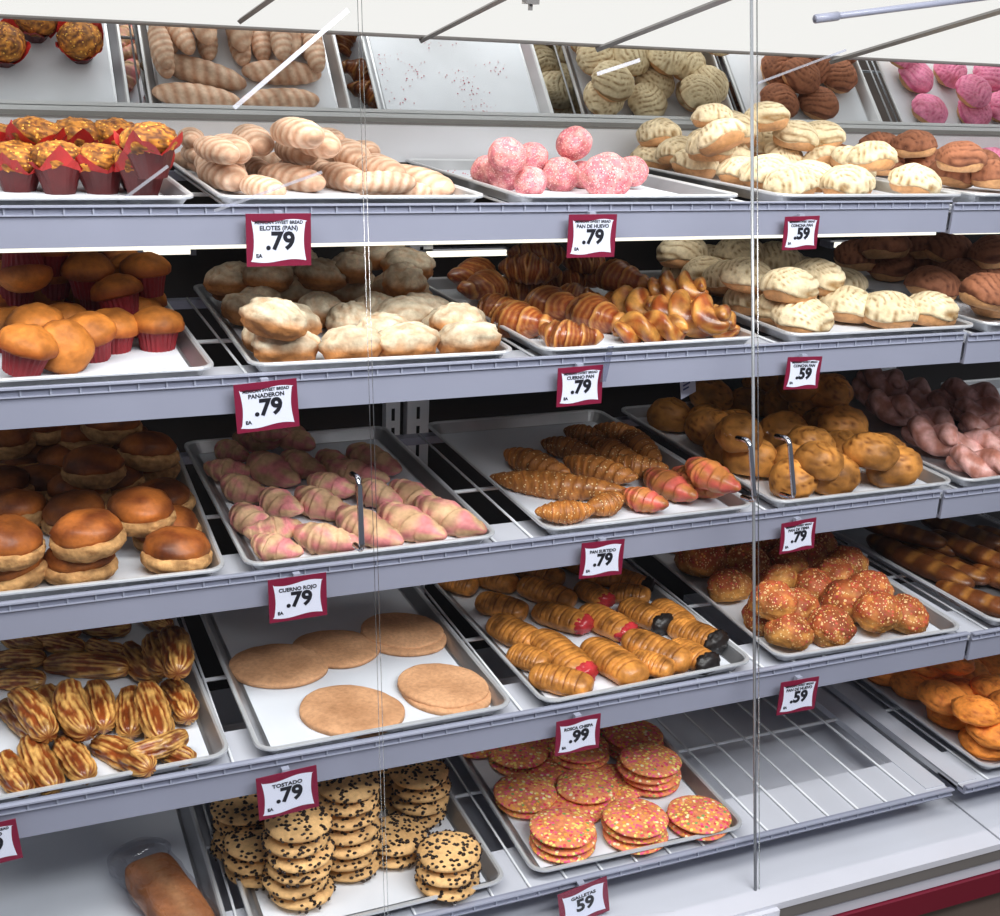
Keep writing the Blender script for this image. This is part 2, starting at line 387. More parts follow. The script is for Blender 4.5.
# deck, plinth, floor
m = MB(); m.box((-1.2, -.105, -.125), (1.838, 1.03, -.11)); m.box((-1.2, -.34, -.97), (1.275, -.107, -.135)); m.box((-1.2, -.115, -.150), (1.275, -.105, -.118)); struct('trim_3', m, M['enamel_deck'])
m = MB(); m.box((1.844, -.105, -.125), (3.6, 1.03, -.11)); struct('trim_4', m, M['enamel_deck'])
m = MB(); m.box((1.28, -.103, -.152), (3.6, -.09, -.126)); struct('trim_5', m, M['grey_bar'])
m = MB(); m.box((1.28, -.096, -.185), (3.6, -.08, -.153)); struct('trim_6', m, M['enamel_deck'])
m = MB(); m.box((1.276, -.104, -.24), (3.6, -.07, -.187)); struct('baseboard_front', m, M['redband'])
m = MB(); m.box((-3, -3.5, -1.0), (5, -.13, -.98)); struct('floor', m, M['floor'])
m = MB(); m.box((-1.2, -.068, -.98), (3.6, 1.07, -.127)); struct('wall_base', m, M['floor'])

# ------------------------------------------------------------------ sheet pans
def rr(w, d, r, z, n=5):
    out = []
    for cx, cy, a0 in ((w/2-r, d-r, 0), (-w/2+r, d-r, 90), (-w/2+r, r, 180), (w/2-r, r, 270)):
        for k in range(n+1):
            a = radians(a0+90*k/n); out.append((cx+r*cos(a), cy+r*sin(a), z))
    return out
def inset(w, d, r, i, z):
    return [(x, y+i, zz) for x, y, zz in rr(w-2*i, d-2*i, r, z)]
def pan_mesh():
    m = MB(); prof = [(.024, .0025, .016), (.009, .0225, .026), (.006, .0258, .028), (.001, .0258, .031), (0, .0235, .032), (.0005, .0205, .031), (.004, .0195, .028), (.008, .0205, .027), (.023, 0, .016)]
    rings = [inset(PW, PD, r, i, z) for i, z, r in prof]; n = len(rings[0])
    vs = [v for rg in rings for v in rg]; fs = []
    mi = []
    for j in range(len(rings)-1):
        for k in range(n): fs.append((j*n+k, j*n+(k+1) % n, (j+1)*n+(k+1) % n, (j+1)*n+k)); mi.append(1 if 1 <= j <= 6 else 0)
    fs.append(tuple(range(n))); mi.append(0); fs.append(tuple(range((len(rings)-1)*n, len(rings)*n))[::-1]); mi.append(0)
    m.add(vs, fs); m.mi = mi
    return m.mesh('sheet_pan', [M['alu'], M['alu_rim']], False)
def liner_mesh(k):
    m = MB(); n = 14; x0, x1, y0, y1 = -PW/2+.03, PW/2-.03, .034, PD-.034
    vs = []
    for j in range(n+1):
        for i in range(n+1):
            x = x0+(x1-x0)*i/n; y = y0+(y1-y0)*j/n
            vs.append((x, y, .0042+.0008*nz(x, y, 0, 12, k)))
    fs = [(j*(n+1)+i, j*(n+1)+i+1, (j+1)*(n+1)+i+1, (j+1)*(n+1)+i) for j in range(n) for i in range(n)]
    m.add(vs, fs); me = m.mesh('paper_liner', [M['paper']], True); return me
PAN = pan_mesh(); LIN = [liner_mesh(k) for k in range(3)]
TRAYS = {}
def tray(s, t, x, rot=0, what='', z=None, y=None, paper=True, dy=0):
    zz, yy = SH[s]; zz = z if z is not None else zz; yy = y if y is not None else yy
    o = link('sheet_pan', PAN); o.location = (x+PW/2, yy+dy, zz-.0258); o.rotation_euler = (0, 0, radians(rot))
    tag(o, 'aluminium sheet pan under %s, %s shelf' % (what, NAME[s]), 'baking tray', 'sheet pans on the shelves')
    if paper:
        p = link('paper_liner', LIN[(s+t) % 3]); p.location = o.location; p.rotation_euler = o.rotation_euler
        tag(p, 'white parchment sheet under %s, %s shelf' % (what, NAME[s]), 'paper', 'parchment liners in the pans')
    TRAYS[(s, t)] = (Vector(o.location), radians(rot))
tray(1, 1, -.160, 0, 'the red-wrapped muffins'); tray(1, 2, .333, -.3, 'the ridged sugared loaves'); tray(1, 3, .851, -.5, 'the pink sugared balls')
tray(1, 4, 1.395, .3, 'the cream shell buns'); tray(1, 5, 1.875, 0, 'the brown shell buns'); tray(1, 6, 2.40, 0, 'the pink shell buns')
tray(2, 1, -.153, .5, 'the red-cup muffins'); tray(2, 2, .356, -1.2, 'the floured rolls'); tray(2, 3, .864, .9, 'the croissants')
tray(2, 4, 1.385, -.8, 'the pale shell buns'); tray(2, 5, 1.87, 0, 'the dark shell buns')
tray(3, 1, -.150, -1.2, 'the dark double buns'); tray(3, 2, .338, .3, 'the pink twists'); tray(3, 3, .886, 0, 'the seeded horns')
tray(3, 4, 1.39, -.2, 'the golden rolls'); tray(3, 5, 1.868, .8, 'the pink iced twists', paper=False)
tray(4, 1, -.174, 1.6, 'the layered puffs'); tray(4, 2, .322, .8, 'the flat oval cookies'); tray(4, 3, .828, 1.9, 'the folded pastries')
tray(4, 4, 1.335, -1.6, 'the sprinkled buns'); tray(4, 5, 1.872, 1.2, 'the dark long loaves', paper=False)
tray(5, 1, -.19, .6, 'the bagged loaf'); tray(5, 2, .300, .6, 'the chip cookies'); tray(5, 3, .806, -1.0, 'the sprinkle cookies')
tray(3, 6, 2.40, 0, 'nothing, beyond the iced twists')
tray(5, 5, 1.868, 0, 'the orange cookies')

# ------------------------------------------------------------------ pastry shapes (several bakes of each kind)
def blob(a, b, c, seed, lump=.06, flat=.75, freq=2.2, gfn=None, e=1.0, ns=18, na=26, mb=None, mi=0, off=(0, 0, 0)):
    m = mb or MB()
    def fn(t, ph):
        th = pi*t; d = (sin(th)*cos(ph), sin(th)*sin(ph), cos(th))
        k = 1+lump*nz(*d, freq, seed)+lump*.4*nz(*d, freq*3, seed+5)
        x, y, z = d[0]*a*k, d[1]*b*k, d[2]*c*k
        if z < -c*flat: z = -c*flat-(abs(z)-c*flat)*.15
        g = gfn(d, (x, y, z)) if gfn else 0
        if isinstance(g, tuple):
            x, y, z = x*g[1], y*g[1], z*g[1]; g = g[0]
        return (x+off[0], y+off[1], z+off[2], g)
    m.grid(fn, ns, na, mi); return m
def loft(L, rad, seed, bend=0, ns=36, na=20, gfn=None, arch=0, mb=None, mi=0, flat=.8, hs=.85, power=.5):
    """elongated dough along x; rad(s) half width; gfn(s, ang)->(g, scale)"""
    m = mb or MB()
    def fn(t, ph):
        s = t*2-1; r = rad(s)*(max(0, 1-abs(s)**6))**power if 0 < t < 1 else 0
        g, k = gfn(s, ph) if gfn else (0, 1)
        k *= 1+.05*nz(s*2, cos(ph), sin(ph), 2, seed)
        y, z = r*k*cos(ph), r*k*sin(ph)*hs
        if z < -rad(0)*hs*flat: z = -rad(0)*hs*flat
        x = L*s; y += bend*(s*s-.4); z += arch*(.5-s*s)
        return (x, y, z, g)
    m.grid(fn, ns, na, mi); return m

def k_root(name, parts):
    """prototype: list of (part name, mesh). one mesh -> plain object; several -> empty + children"""
    return (name, parts)
KINDS = {}
def kind(key, name, cat, dims, protos, desc, flat=.75):
    KINDS[key] = dict(name=name, cat=cat, dims=dims, protos=protos, desc=desc)

def conchas(A, B):
    out = []
    for sd in range(4):
        bun = blob(.050, .047, .034, sd, .07, .6)
        tp = MB(); rot = sd*.7
        def fn(t, ph, sd=sd):
            outer = t <= .72
            th = (t/.72)*radians(98+6*sin(3*ph+sd)) if outer else radians(98+6*sin(3*ph+sd))
            d = (sin(th)*cos(ph), sin(th)*sin(ph), cos(th))
            k = 1+.06*nz(*d, 2.2, sd)
            xx = d[0]*cos(rot)+d[1]*sin(rot); yy = -d[0]*sin(rot)+d[1]*cos(rot)
            w = sin((xx+.55*yy*yy*(1 if sd % 2 else -1))*12.5+1.0*nz(*d, 1.5, sd+9))
            gr = max(0, 1-abs(w)*2.0) if outer else 0
            if outer: q = k*(1.085-.075*gr)+.012*nz(*d, 9, sd)
            else: q = k*(1.07*(1-(t-.72)/.28)*.95)
            x, y, z = d[0]*.050*q, d[1]*.047*q, d[2]*.036*q
            if not outer: z = d[2]*.036*k*.98-.001
            return (x, y, z, gr)
        tp.grid(fn, 26, 52)
        out.append([('bun', bun.mesh('bun', [P['concha_bun']])), ('sugar_shell', tp.mesh('sugar_shell', [P[A]]))])
    return out
kind('concha_c', 'shell_bun', 'sweet bun', (.050, .048, .034), conchas('concha_cream', 0), 'cream-topped shell bun')
kind('concha_b', 'shell_bun', 'sweet bun', (.050, .048, .034), conchas('concha_brown', 0), 'brown shell bun')
kind('concha_p', 'shell_bun', 'sweet bun', (.050, .048, .034), conchas('concha_pink', 0), 'pink shell bun')

def elotes():
    out = []
    for sd in range(3):
        def g(s, ph, sd=sd):
            w = .5+.5*sin(s*24+ph*2.0+sd); w = w**.7; return (w*.9 if abs(s) < .9 else .3, .95+.05*w)
        out.append([('', loft(.080, lambda s: .029*(1-.42*s*s), sd, 0, 72, 28, g, hs=.8).mesh('sugared_loaf', [P['elote']]))])
    return out
kind('elote', 'sugared_loaf', 'sweet bread', (.080, .029, .023), elotes(), 'ridged sugared loaf')

kind('pinkball', 'sugared_ball', 'sweet bun', (.043, .043, .039), [[('', blob(.043, .043, .039, sd, .05, .88, gfn=lambda d, p, sd=sd: max(0, min(1, .5+1.6*nz(*d, 2.5, sd))), ns=24, na=34).mesh('sugared_ball', [P['pinkball']]))] for sd in range(3)], 'pink sugared ball')

def tulips():
    out = []
    for sd in range(3):
        top = MB()
        def fn(t, ph, sd=sd):
            th = pi*t; d = (sin(th)*cos(ph), sin(th)*sin(ph), cos(th))
            k = 1+.10*nz(*d, 3, sd)+.14*abs(nz(*d, 9, sd)); 
            return (d[0]*.041*k, d[1]*.041*k, d[2]*.026*k+.017, max(0, min(1, .4+1.8*nz(*d, 6, sd))))
        top.grid(fn, 26, 36)
        w = MB(); n = 32; vs = []
        hts = []
        for j, (r, z) in enumerate(((.022, -.038), (.030, -.014), (.036, .006), (.043, .032))):
            for k in range(n):
                a = 2*pi*k/n; pet = abs(((k % 8)-4)/4)
                rr_ = r*(1+.03*sin(a*8)); zz = z
                if j == 3: zz = z-.030*(1-pet)*1.0+.010*nz(k, sd, 0, 1.3); rr_ = r*(1+.25*pet)
                if j == 2: zz = z-.008*(1-pet)
                vs.append((rr_*cos(a), rr_*sin(a), zz))
        vs.append((0, 0, -.038)); fs = [(j*n+k, j*n+(k+1) % n, (j+1)*n+(k+1) % n, (j+1)*n+k) for j in range(3) for k in range(n)]
        fs += [(len(vs)-1, (k+1) % n, k) for k in range(n)]
        w.add(vs, fs)
        w.mi = [1 if j < 2*n or j >= 3*n else 0 for j in range(len(fs))]; me = w.mesh('tulip_wrapper', [M['tulip'], M['tulip_dark']], False)
        out.append([('muffin', top.mesh('muffin', [P['streusel']])), ('tulip_wrapper', me)])
    return out
kind('tulip', 'tulip_muffin', 'muffin', (.040, .040, .038), tulips(), 'streusel muffin in red paper')

def muffins():
    out = []
    for sd in range(3):
        top = MB()
        def fn(t, ph, sd=sd):
            th = pi*t; d = (sin(th)*cos(ph), sin(th)*sin(ph), cos(th)); k = 1+.07*nz(*d, 2, sd)+.03*nz(*d, 6, sd)
            z = d[2]*.030*k
            if z < -.006: z = -.006-(abs(z)-.006)*.2
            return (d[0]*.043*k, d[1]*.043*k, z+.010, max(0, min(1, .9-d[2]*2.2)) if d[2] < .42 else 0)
        top.grid(fn, 20, 30)
        c = MB(); n = 48; vs = []
        for r, z in ((.026, -.034), (.030, -.012), (.0345, .006)):
            for k in range(n): q = r*(1+(.03 if k % 2 else -.03)); vs.append((q*cos(2*pi*k/n), q*sin(2*pi*k/n), z))
        vs.append((0, 0, -.034)); fs = [(j*n+k, j*n+(k+1) % n, (j+1)*n+(k+1) % n, (j+1)*n+k) for j in range(2) for k in range(n)]
        fs += [(len(vs)-1, (k+1) % n, k) for k in range(n)]
        c.add(vs, fs)
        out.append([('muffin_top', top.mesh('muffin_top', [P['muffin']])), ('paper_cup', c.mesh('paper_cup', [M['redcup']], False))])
    return out
kind('muffin', 'muffin', 'muffin', (.042, .042, .035), muffins(), 'golden muffin in red cup')

def flours():
    out = []
    for sd in range(4):
        def g(d, p, sd=sd):
            w = 1 if d[2] > .3 else max(0, 1+(d[2]-.3)*2.6)
            cr = abs(sin(d[1]*9+2*nz(*d, 2, sd)))**.4
            q = max(0, min(1, w*(.75+.7*nz(*d, 3, sd)+.2)))
            return (q*(.55+.45*cr), 1+(.03*cr if d[2] > 0 else 0)-.05*max(0, 1-abs(d[1]*7))*(d[2] > 0))
        out.append([('', blob(.055, .040, .034, sd, .15, .75, freq=2.6, gfn=g, ns=26, na=40).mesh('floured_roll', [P['flour']]))])
    return out
kind('flour', 'floured_roll', 'bread roll', (.055, .040, .034), flours(), 'floured oval roll')

def croissants(mat, L, R, n, bend, nm, k2=.14):
    out = []
    for sd in range(3):
        def g(s, ph, sd=sd):
            q = (abs(s)*n+sd*.2+.30*cos(ph+sd)+.25*nz(s*3, cos(ph), sin(ph), 1, sd)) % 1.0
            st = 1+k2*(.5-q)*min(1, q*9)
            gg = .85*max(0, 1-abs(q-.14)*5)+.5*max(0, 1-abs(q-.5)*10)+.4*max(0, 1-abs(q-.75)*12)
            if mat in ('twist', 'pinkhorn'): gg = .5+2.2*nz(s*2, cos(ph), sin(ph), 1.4, sd+3)+.3*max(0, 1-abs(q-.14)*5)
            gg = max(0, gg)
            return (min(1, gg), st)
        out.append([('', loft(L, lambda s: R*(1-.62*abs(s)**1.4), sd, bend, 72, 22, g, hs=.85).mesh(nm, [P[mat]]))])
    return out
kind('croissant', 'croissant', 'croissant', (.065, .034, .026), croissants('croissant', .068, .035, 2.6, .035, 'croissant', .3), 'glossy brown croissant')
kind('croissant_big', 'croissant', 'croissant', (.080, .040, .032), croissants('croissant', .085, .044, 3, .03, 'croissant', .3), 'large glossy croissant')
kind('twist', 'pink_twist', 'sweet bread', (.062, .026, .022), croissants('twist', .066, .027, 2.6, .012, 'pink_twist', .16), 'pink and tan twist roll')
kind('horn', 'seeded_horn', 'sweet bread', (.060, .024, .021), croissants('horn', .064, .024, 4.5, .008, 'seeded_horn', .18), 'ridged seeded horn')
kind('horn_long', 'seeded_horn', 'sweet bread', (.095, .026, .023), croissants('horn', .100, .027, 6.5, .012, 'seeded_horn', .16), 'long ridged seeded horn')
kind('pinkhorn', 'pink_glazed_horn', 'sweet bread', (.058, .025, .021), croissants('pinkhorn', .060, .025, 3.5, .008, 'pink_glazed_horn', .18), 'pink-glazed ridged horn')

def braids(mat, L, R, turns, nm, r2=.74):
    out = []
    for sd in range(3):
        m = MB()
        for j in (0, 1):
            def fn(t, ph, j=j, sd=sd):
                s = t*2-1; a = turns*pi*s+j*pi+sd*.4; r = R*r2*(max(0, 1-abs(s)**4))**.5*(1-.2*s*s)
                cy, cz = cos(a)*R*.5*(1-.5*s*s), sin(a)*R*.42*(1-.5*s*s)
                k = 1+.05*nz(s*3, cos(ph), sin(ph), 2, sd)
                return (L*s, cy+r*k*cos(ph), cz+r*k*sin(ph)*.9, max(0, min(1, .5+1.7*nz(s*4, cos(ph), sin(ph), 1.2, sd+j*4))))
            m.grid(fn, 48, 16)
        out.append([('', m.mesh(nm, [P[mat]]))])
    return out
kind('braid', 'braided_roll', 'bread roll', (.080, .034, .028), braids('braid', .085, .037, 1.6, 'braided_roll'), 'glossy braided roll')
kind('icedtwist', 'iced_twist', 'sweet bread', (.078, .030, .024), braids('icedtwist', .084, .034, .8, 'iced_twist'), 'pink iced twist')

def doubles():
    out = []
    for sd in range(3):
        top = blob(.052, .052, .031, sd, .09, .25, gfn=lambda d, p, sd=sd: max(0, min(1, .35+1.3*nz(*d, 1.6, sd))))
        for i, v in enumerate(top.v): top.v[i] = (v[0], v[1], v[2]+.009)
        low = blob(.057, .057, .030, sd+4, .07, .8, freq=3, gfn=lambda d, p, sd=sd: max(0, min(1, .1+1.2*nz(*d, 5, sd))))
        for i, v in enumerate(low.v): low.v[i] = (v[0], v[1], min(v[2], .009+.004*nz(v[0], v[1], 0, 80, sd))-.006)
        out.append([('bun_top', top.mesh('bun_top', [P['bun_top']])), ('bun_base', low.mesh('bun_base', [P['bun_low']]))])
    return out
kind('double', 'double_bun', 'sweet bun', (.054, .054, .033), doubles(), 'dark-topped double bun')

def cracked(mat, a, b, c, nm, n=3, crack=.07, peak=0):
    out = []
    for sd in range(n):
        def g(d, p, sd=sd):
            w = abs(nz(*d, 2.0, sd+3)); cr = max(0, 1-w*10) if d[2] > -.1 else 0
            return (min(1, cr), 1-crack*cr+peak*max(0, d[2])**3)
        out.append([('', blob(a, b, c, sd, .09, .75, gfn=g, ns=26, na=36).mesh(nm, [P[mat]]))])
    return out
kind('roll', 'golden_roll', 'bread roll', (.054, .046, .041), cracked('roll', .054, .046, .041, 'golden_roll'), 'golden cracked roll')
kind('orange', 'orange_cookie', 'cookie', (.048, .046, .024), cracked('orange', .048, .046, .024, 'orange_cookie'), 'cracked orange cookie')
def sprinkbuns():
    return [[('', blob(.046, .046, .036, sd, .10, .7, gfn=lambda d, p, sd=sd: (max(0, min(1, .35+d[2]*1.0+1.2*nz(*d, 2.2, sd))), 1+.14*max(0, d[2])**4+.035*nz(*d, 14, sd)), ns=40, na=60).mesh('sprinkled_bun', [P['sprinkbun']]))] for sd in range(4)]
kind('sprinkbun', 'sprinkled_bun', 'sweet bun', (.046, .046, .036), sprinkbuns(), 'bun crusted with red sprinkles')

def puffs():
    out = []
    for sd in range(4):
        def g(s, ph, sd=sd):
            w = nz(s*1.1, cos(ph)*2.6, sin(ph)*2.6, 1.5, sd)+.5*nz(s*2.5, cos(ph)*6, sin(ph)*6, 1.3, sd+2)
            e = nz(s*5, cos(ph)*2, sin(ph)*2, 1.5, sd+7)
            return (max(0, min(1, .42+2.4*w+.5*e)), .95+.22*max(-.5, min(.5, w))+.05*e)
        out.append([('', loft(.062, lambda s: .0225*(1-.15*s*s), sd, .005*(sd-1), 40, 64, g, hs=.9, power=.35).mesh('layered_puff', [P['puff']]))])
    return out
kind('puff', 'layered_puff', 'pastry', (.062, .0225, .020), puffs(), 'layered glazed puff finger')

def ovals():
    out = []
    for sd in range(4):
        m = MB()
        def fn(t, ph, sd=sd):
            r = sin(pi*t)**.35 if 0 < t < 1 else 0; k = 1+.05*nz(cos(ph), sin(ph), 0, 1.2, sd)
            x, y = .092*r*k*cos(ph), .080*r*k*sin(ph)
            z = .0065*(cos(pi*t)) if t < .5 else -.006
            z += .0015*nz(x, y, 0, 45, sd)*(t < .5)
            g = .8*max(0, 1-sqrt((x-.01)**2+(y+.01)**2)/.022) if t < .5 else 0
            return (x, y, z, g)
        m.grid(fn, 24, 48); out.append([('', m.mesh('oval_cookie', [P['oval']]))])
    return out
kind('oval', 'oval_cookie', 'cookie', (.092, .080, .0065), ovals(), 'large flat oval cookie')

def folds(fill):
    out = []
    for sd in range(3):
        def g(s, ph, sd=sd):
            top = sin(ph) > .15
            w = abs(((s+.02*sd)*5.5) % 1-.5)*2
            sl = max(0, 1-w*4.5) if top and abs(s) < .72 else 0
            return (max(sl, max(0, .8*nz(s*3, cos(ph), sin(ph), 2, sd))), 1-.16*sl)
        b = loft(.056, lambda s: .031*(1-.12*s*s), sd, 0, 60, 26, g, hs=.72, power=.3)
        parts = [('pastry_shell', b.mesh('pastry_shell', [P['fold']]))]
        if fill:
            mt = P['fill_red'] if fill == 'r' else P['fill_dark']
            k = .92 if fill == 'r' else 1.08
            f = blob(.018, .028*k, .0195*k, sd+3, .2, .9, freq=3, off=(.046 if fill == 'r' else .050, 0, 0))
            parts.append(('filling', f.mesh('filling', [mt])))
        else: parts = [('', parts[0][1])]
        out.append(parts)
    return out
kind('fold', 'folded_pastry', 'pastry', (.056, .031, .022), folds(None), 'slashed golden pastry')
kind('fold_r', 'folded_pastry', 'pastry', (.058, .031, .022), folds('r'), 'slashed pastry with red filling')
kind('fold_d', 'folded_pastry', 'pastry', (.060, .031, .022), folds('d'), 'pastry dipped in dark chocolate')
def longs():
    out = []
    for sd in range(3):
        def g(s, ph, sd=sd):
            w = max(0, sin(s*16+sd)); return (w if sin(ph) > .2 else 0, 1-.06*w)
        out.append([('', loft(.15, lambda s: .030*(1-.15*s*s), sd, .01, 60, 20, g, hs=.8, power=.45).mesh('long_loaf', [P['longloaf']]))])
    return out
kind('long', 'long_loaf', 'bread', (.15, .030, .024), longs(), 'dark glazed long loaf')

def chips():
    out = []
    rnd = random.Random(3)
    for sd in range(4):
        m = blob(.051, .051, .0135, sd, .04, .8, ns=16, na=36, freq=2.5)
        for k in range(125):
            a = rnd.random()*2*pi; r = sqrt(rnd.random())*.0495 if k < 96 else .051
            zt = .0135*sqrt(max(0, 1-(r/.0515)**2)) if k < 96 else rnd.uniform(-.007, .006)
            c = Vector((r*cos(a), r*sin(a), zt)); q = rnd.uniform(.0028, .0040)
            b = rnd.random()*pi; vs = []
            for i in range(5):
                an = b+2*pi*i/5; vs.append(c+Vector((q*1.1*cos(an), q*1.1*sin(an), -.0004)))
            nrm = Vector((r*cos(a)*.25, r*sin(a)*.25, .03)).normalized() if k < 96 else Vector((cos(a), sin(a), .2)).normalized()
            if k >= 96:
                t1 = Vector((-sin(a), cos(a), 0)); t2 = Vector((0, 0, 1)); vs = [c+t1*q*cos(b+i*1.2566)+t2*q*sin(b+i*1.2566) for i in range(5)]
            vs.append(c+nrm*q*.8); vs.append(c-nrm*q*.6)
            m.add(vs, [(i, (i+1) % 5, 5) for i in range(5)]+[((i+1) % 5, i, 6) for i in range(5)], 1)
        out.append([('', m.mesh('chip_cookie', [P['chip'], P['choc']]))])
    return out
kind('chip', 'chip_cookie', 'cookie', (.051, .051, .0145), chips(), 'chocolate chip cookie')
kind('sprink', 'sprinkle_cookie', 'cookie', (.056, .056, .0085), [[('', blob(.056, .056, .0085, sd, .03, .85, ns=16, na=44, freq=2).mesh('sprinkle_cookie', [P['sprink']]))] for sd in range(4)], 'round sprinkle cookie')

# ------------------------------------------------------------------ placing: each pastry settles on what is below it
PLACED = {}      # tray -> [(centre, R, dims)]
ITEMS = {}       # tray -> [(obj, px, py)]
def rdir(dims, R, d):
    l = R.transposed() @ d; return 1/sqrt((l.x/dims[0])**2+(l.y/dims[1])**2+(l.z/dims[2])**2)
def spawn(key, c, R, sc, seed):
    K = KINDS[key]; pr = K['protos'][seed % len(K['protos'])]
    if len(pr) == 1 and pr[0][0] == '':
        o = link(K['name'], pr[0][1])
    else:
        o = empty(K['name'])
        for pn, me in pr: link(pn, me, None, o)
    o.matrix_world = Matrix.Translation(c) @ R.to_4x4() @ Matrix.Diagonal((*sc, 1))
    return o
CNT = [0]
KS = dict(concha_c=1.06, concha_b=1.08, concha_p=1.04, flour=1.02, muffin=1.04, tulip=1.08, croissant=1.12, croissant_big=1.05, braid=1.05, double=1.04, twist=1.34, horn=1.36, horn_long=1.1, pinkhorn=1.35, elote=.95,
          roll=1.06, icedtwist=1.35, puff=1.0, fold=1.08, fold_r=1.08, fold_d=1.08, sprinkbun=1.06, orange=1.26, chip=1.13, sprink=1.14, pinkball=1.0)
VMAX = {(1, 1): .36, (1, 2): .44, (1, 3): .30, (1, 4): .46, (1, 5): .45, (2, 1): .5, (2, 2): .55, (2, 3): .55, (2, 4): .6}
def put(tr, key, px, py, px2=None, py2=None, s=1.0, tilt=8, mir=False, hmin=0, pos=None, yaw=None, pitch=0, roll=0, tol=.74, hmax=.20):
    K = KINDS[key]; s = s*KS.get(key, 1); T, trot = TRAYS[tr]; CNT[0] += 1; i = CNT[0]; rnd = random.Random(i*13+5)
    dims = [d*s for d in K['dims']]; floor = T.z+.006; lst = PLACED.setdefault(tr, [])
    cx, cy = (px, py) if px2 is None else ((px+px2)/2, (py+py2)/2)
    base = floor+dims[2]*.80
    def inside(P_):
        q = P_-T; ca, sa = cos(-trot), sin(-trot); return (q.x*ca-q.y*sa, q.x*sa+q.y*ca)
    scl = [s, s, s]
    def pose(z):
        if pos is not None: c = Vector((pos[0], pos[1], z))
        else: c = at_z(cx, cy, z, mir)
        if px2 is not None:
            a, b = at_z(px, py, z, mir), at_z(px2, py2, z, mir); yw = math.atan2(b.y-a.y, b.x-a.x); ln = (b-a).length/2
        else: yw = yaw if yaw is not None else rnd0; ln = None
        return c, yw, ln
    rnd0 = rnd.uniform(0, 2*pi)
    tx, ty = radians(rnd.uniform(-tilt, tilt)+roll), radians(rnd.uniform(-tilt, tilt)*.7+pitch)
    best = None
    for tl in (tol, tol-.10, tol-.18):
      z = base+hmin; ok = False
      while z < base+hmax:
          c, yw, ln = pose(z)
          if ln:
              f = max(.8, min(1.45, ln*1.06/K['dims'][0])); q_ = KS.get(key, 1)*.5+.5*f; scl = [f, q_, q_]; dd = [K['dims'][j]*scl[j] for j in range(3)]
          else: dd = dims
          R = Matrix.Rotation(yw, 3, 'Z') @ Matrix.Rotation(ty, 3, 'Y') @ Matrix.Rotation(tx, 3, 'X')
          u, v = inside(c)
          lk = .95 if z-base < .03 else .8; ex = rdir(dd, R, Vector((1, 0, 0)))*lk; ey = rdir(dd, R, Vector((0, 1, 0)))*lk
          if (v > PD-.012-ey or v > VMAX.get(tr, 9)) and z < base+hmax-.01 and not mir:
              z += .003; continue
          # keep it inside the rim
          h = z-base
          lim = .018 if h < .03 else (.010 if h < .055 else -.008)
          u2 = max(-PW/2+lim+ex, min(PW/2-lim-ex, u)); v2 = max(lim+ey, min(PD-lim-ey, v))
          ca, sa = cos(trot), sin(trot)
          c = Vector((T.x+u2*ca-v2*sa, T.y+u2*sa+v2*ca, z))
          hit = False
          for (c2, R2, d2) in lst:
              w = c-c2; L = w.length
              if L > .24: continue
              if L < 1e-4: hit = True; break
              w = w/L
              if L < tl*(rdir(dd, R, w)+rdir(d2, R2, w)): hit = True; break
          best = (c, R, dd, yw)
          if v < ey-.035 and z > base+.02: hit = True; break
          if not hit: ok = True; break
          z += .003
      if ok: break
    if not ok: return None
    c, R, dd, yw = best
    lst.append((c, R, dd))
    o = spawn(key, c, R, scl, i+int(cx))
    ITEMS.setdefault((tr, key, mir), []).append((o, cx, cy)); o['_m'] = 1 if mir else 0
    return o
class Crop:
    def __init__(s, x, y, k): s.x, s.y, s.k = x, y, k
    def __call__(s, *a): return [(v/s.k+(s.x if i % 2 == 0 else s.y)) for i, v in enumerate(a)]
cA, cB, cC = Crop(0, 0, 2.5), Crop(350, 0, 2.857), Crop(640, 0, 2.778)
cD, cE, cF, cG = Crop(0, 220, 3.846), Crop(180, 220, 2.857), Crop(460, 220, 3.125), Crop(680, 200, 3.125)
cH, cI, cJ, cK = Crop(0, 390, 3.846), Crop(170, 390, 2.857), Crop(420, 390, 2.778), Crop(620, 350, 2.632)
cL, cM, cN, cO = Crop(0, 590, 3.846), Crop(190, 570, 2.857), Crop(410, 540, 2.778), Crop(660, 500, 2.941)
cQ, cR = Crop(190, 720, 2.857), Crop(440, 690, 2.941)
def many(tr, key, crop, pts, **kw):
    for p in pts:
        k2 = dict(kw); k = key
        if isinstance(p[-1], dict): k2.update(p[-1]); p = p[:-1]
        if 'k' in k2: k = k2.pop('k')
        put(tr, k, *crop(*p), **k2)

# ---- top shelf
many((1, 1), 'tulip', cA, [(45, 425), (145, 425), (250, 430), (350, 425), (435, 428), (0, 380), (90, 365), (190, 365), (290, 365), (375, 380)], tilt=10)
many((1, 1), 'tulip', cA, [(200, 112), (88, 58), (8, 120)], mir=True)
many((1, 2), 'elote', cA, [(655, 432, 800, 458), (470, 390, 625, 438), (800, 425, 905, 462), (890, 395, 1000, 445), (920, 478, 1060, 482), (610, 460, 700, 478), (455, 420, 540, 455),
    (490, 335, 655, 412), (820, 360, 930, 410), (445, 365, 520, 385), (670, 350, 812, 402), (555, 315, 708, 385), (725, 335, 850, 372), (658, 312, 825, 355)], tilt=3)
many((1, 2), 'elote', cB, [(140, 500, 330, 535), (60, 545, 230, 545), (20, 470, 140, 500)], tilt=3)
many((1, 2), 'elote', cA, [(360, 230, 575, 255), (608, 255, 795, 248), (395, 150, 612, 212), (610, 178, 800, 185), (350, 85, 372, 185), (395, 85, 410, 140), (440, 60, 460, 100), (512, 62, 520, 130), (590, 75, 606, 145), (650, 70, 655, 130), (700, 60, 705, 130), (775, 80, 795, 170)], mir=True, tilt=2)
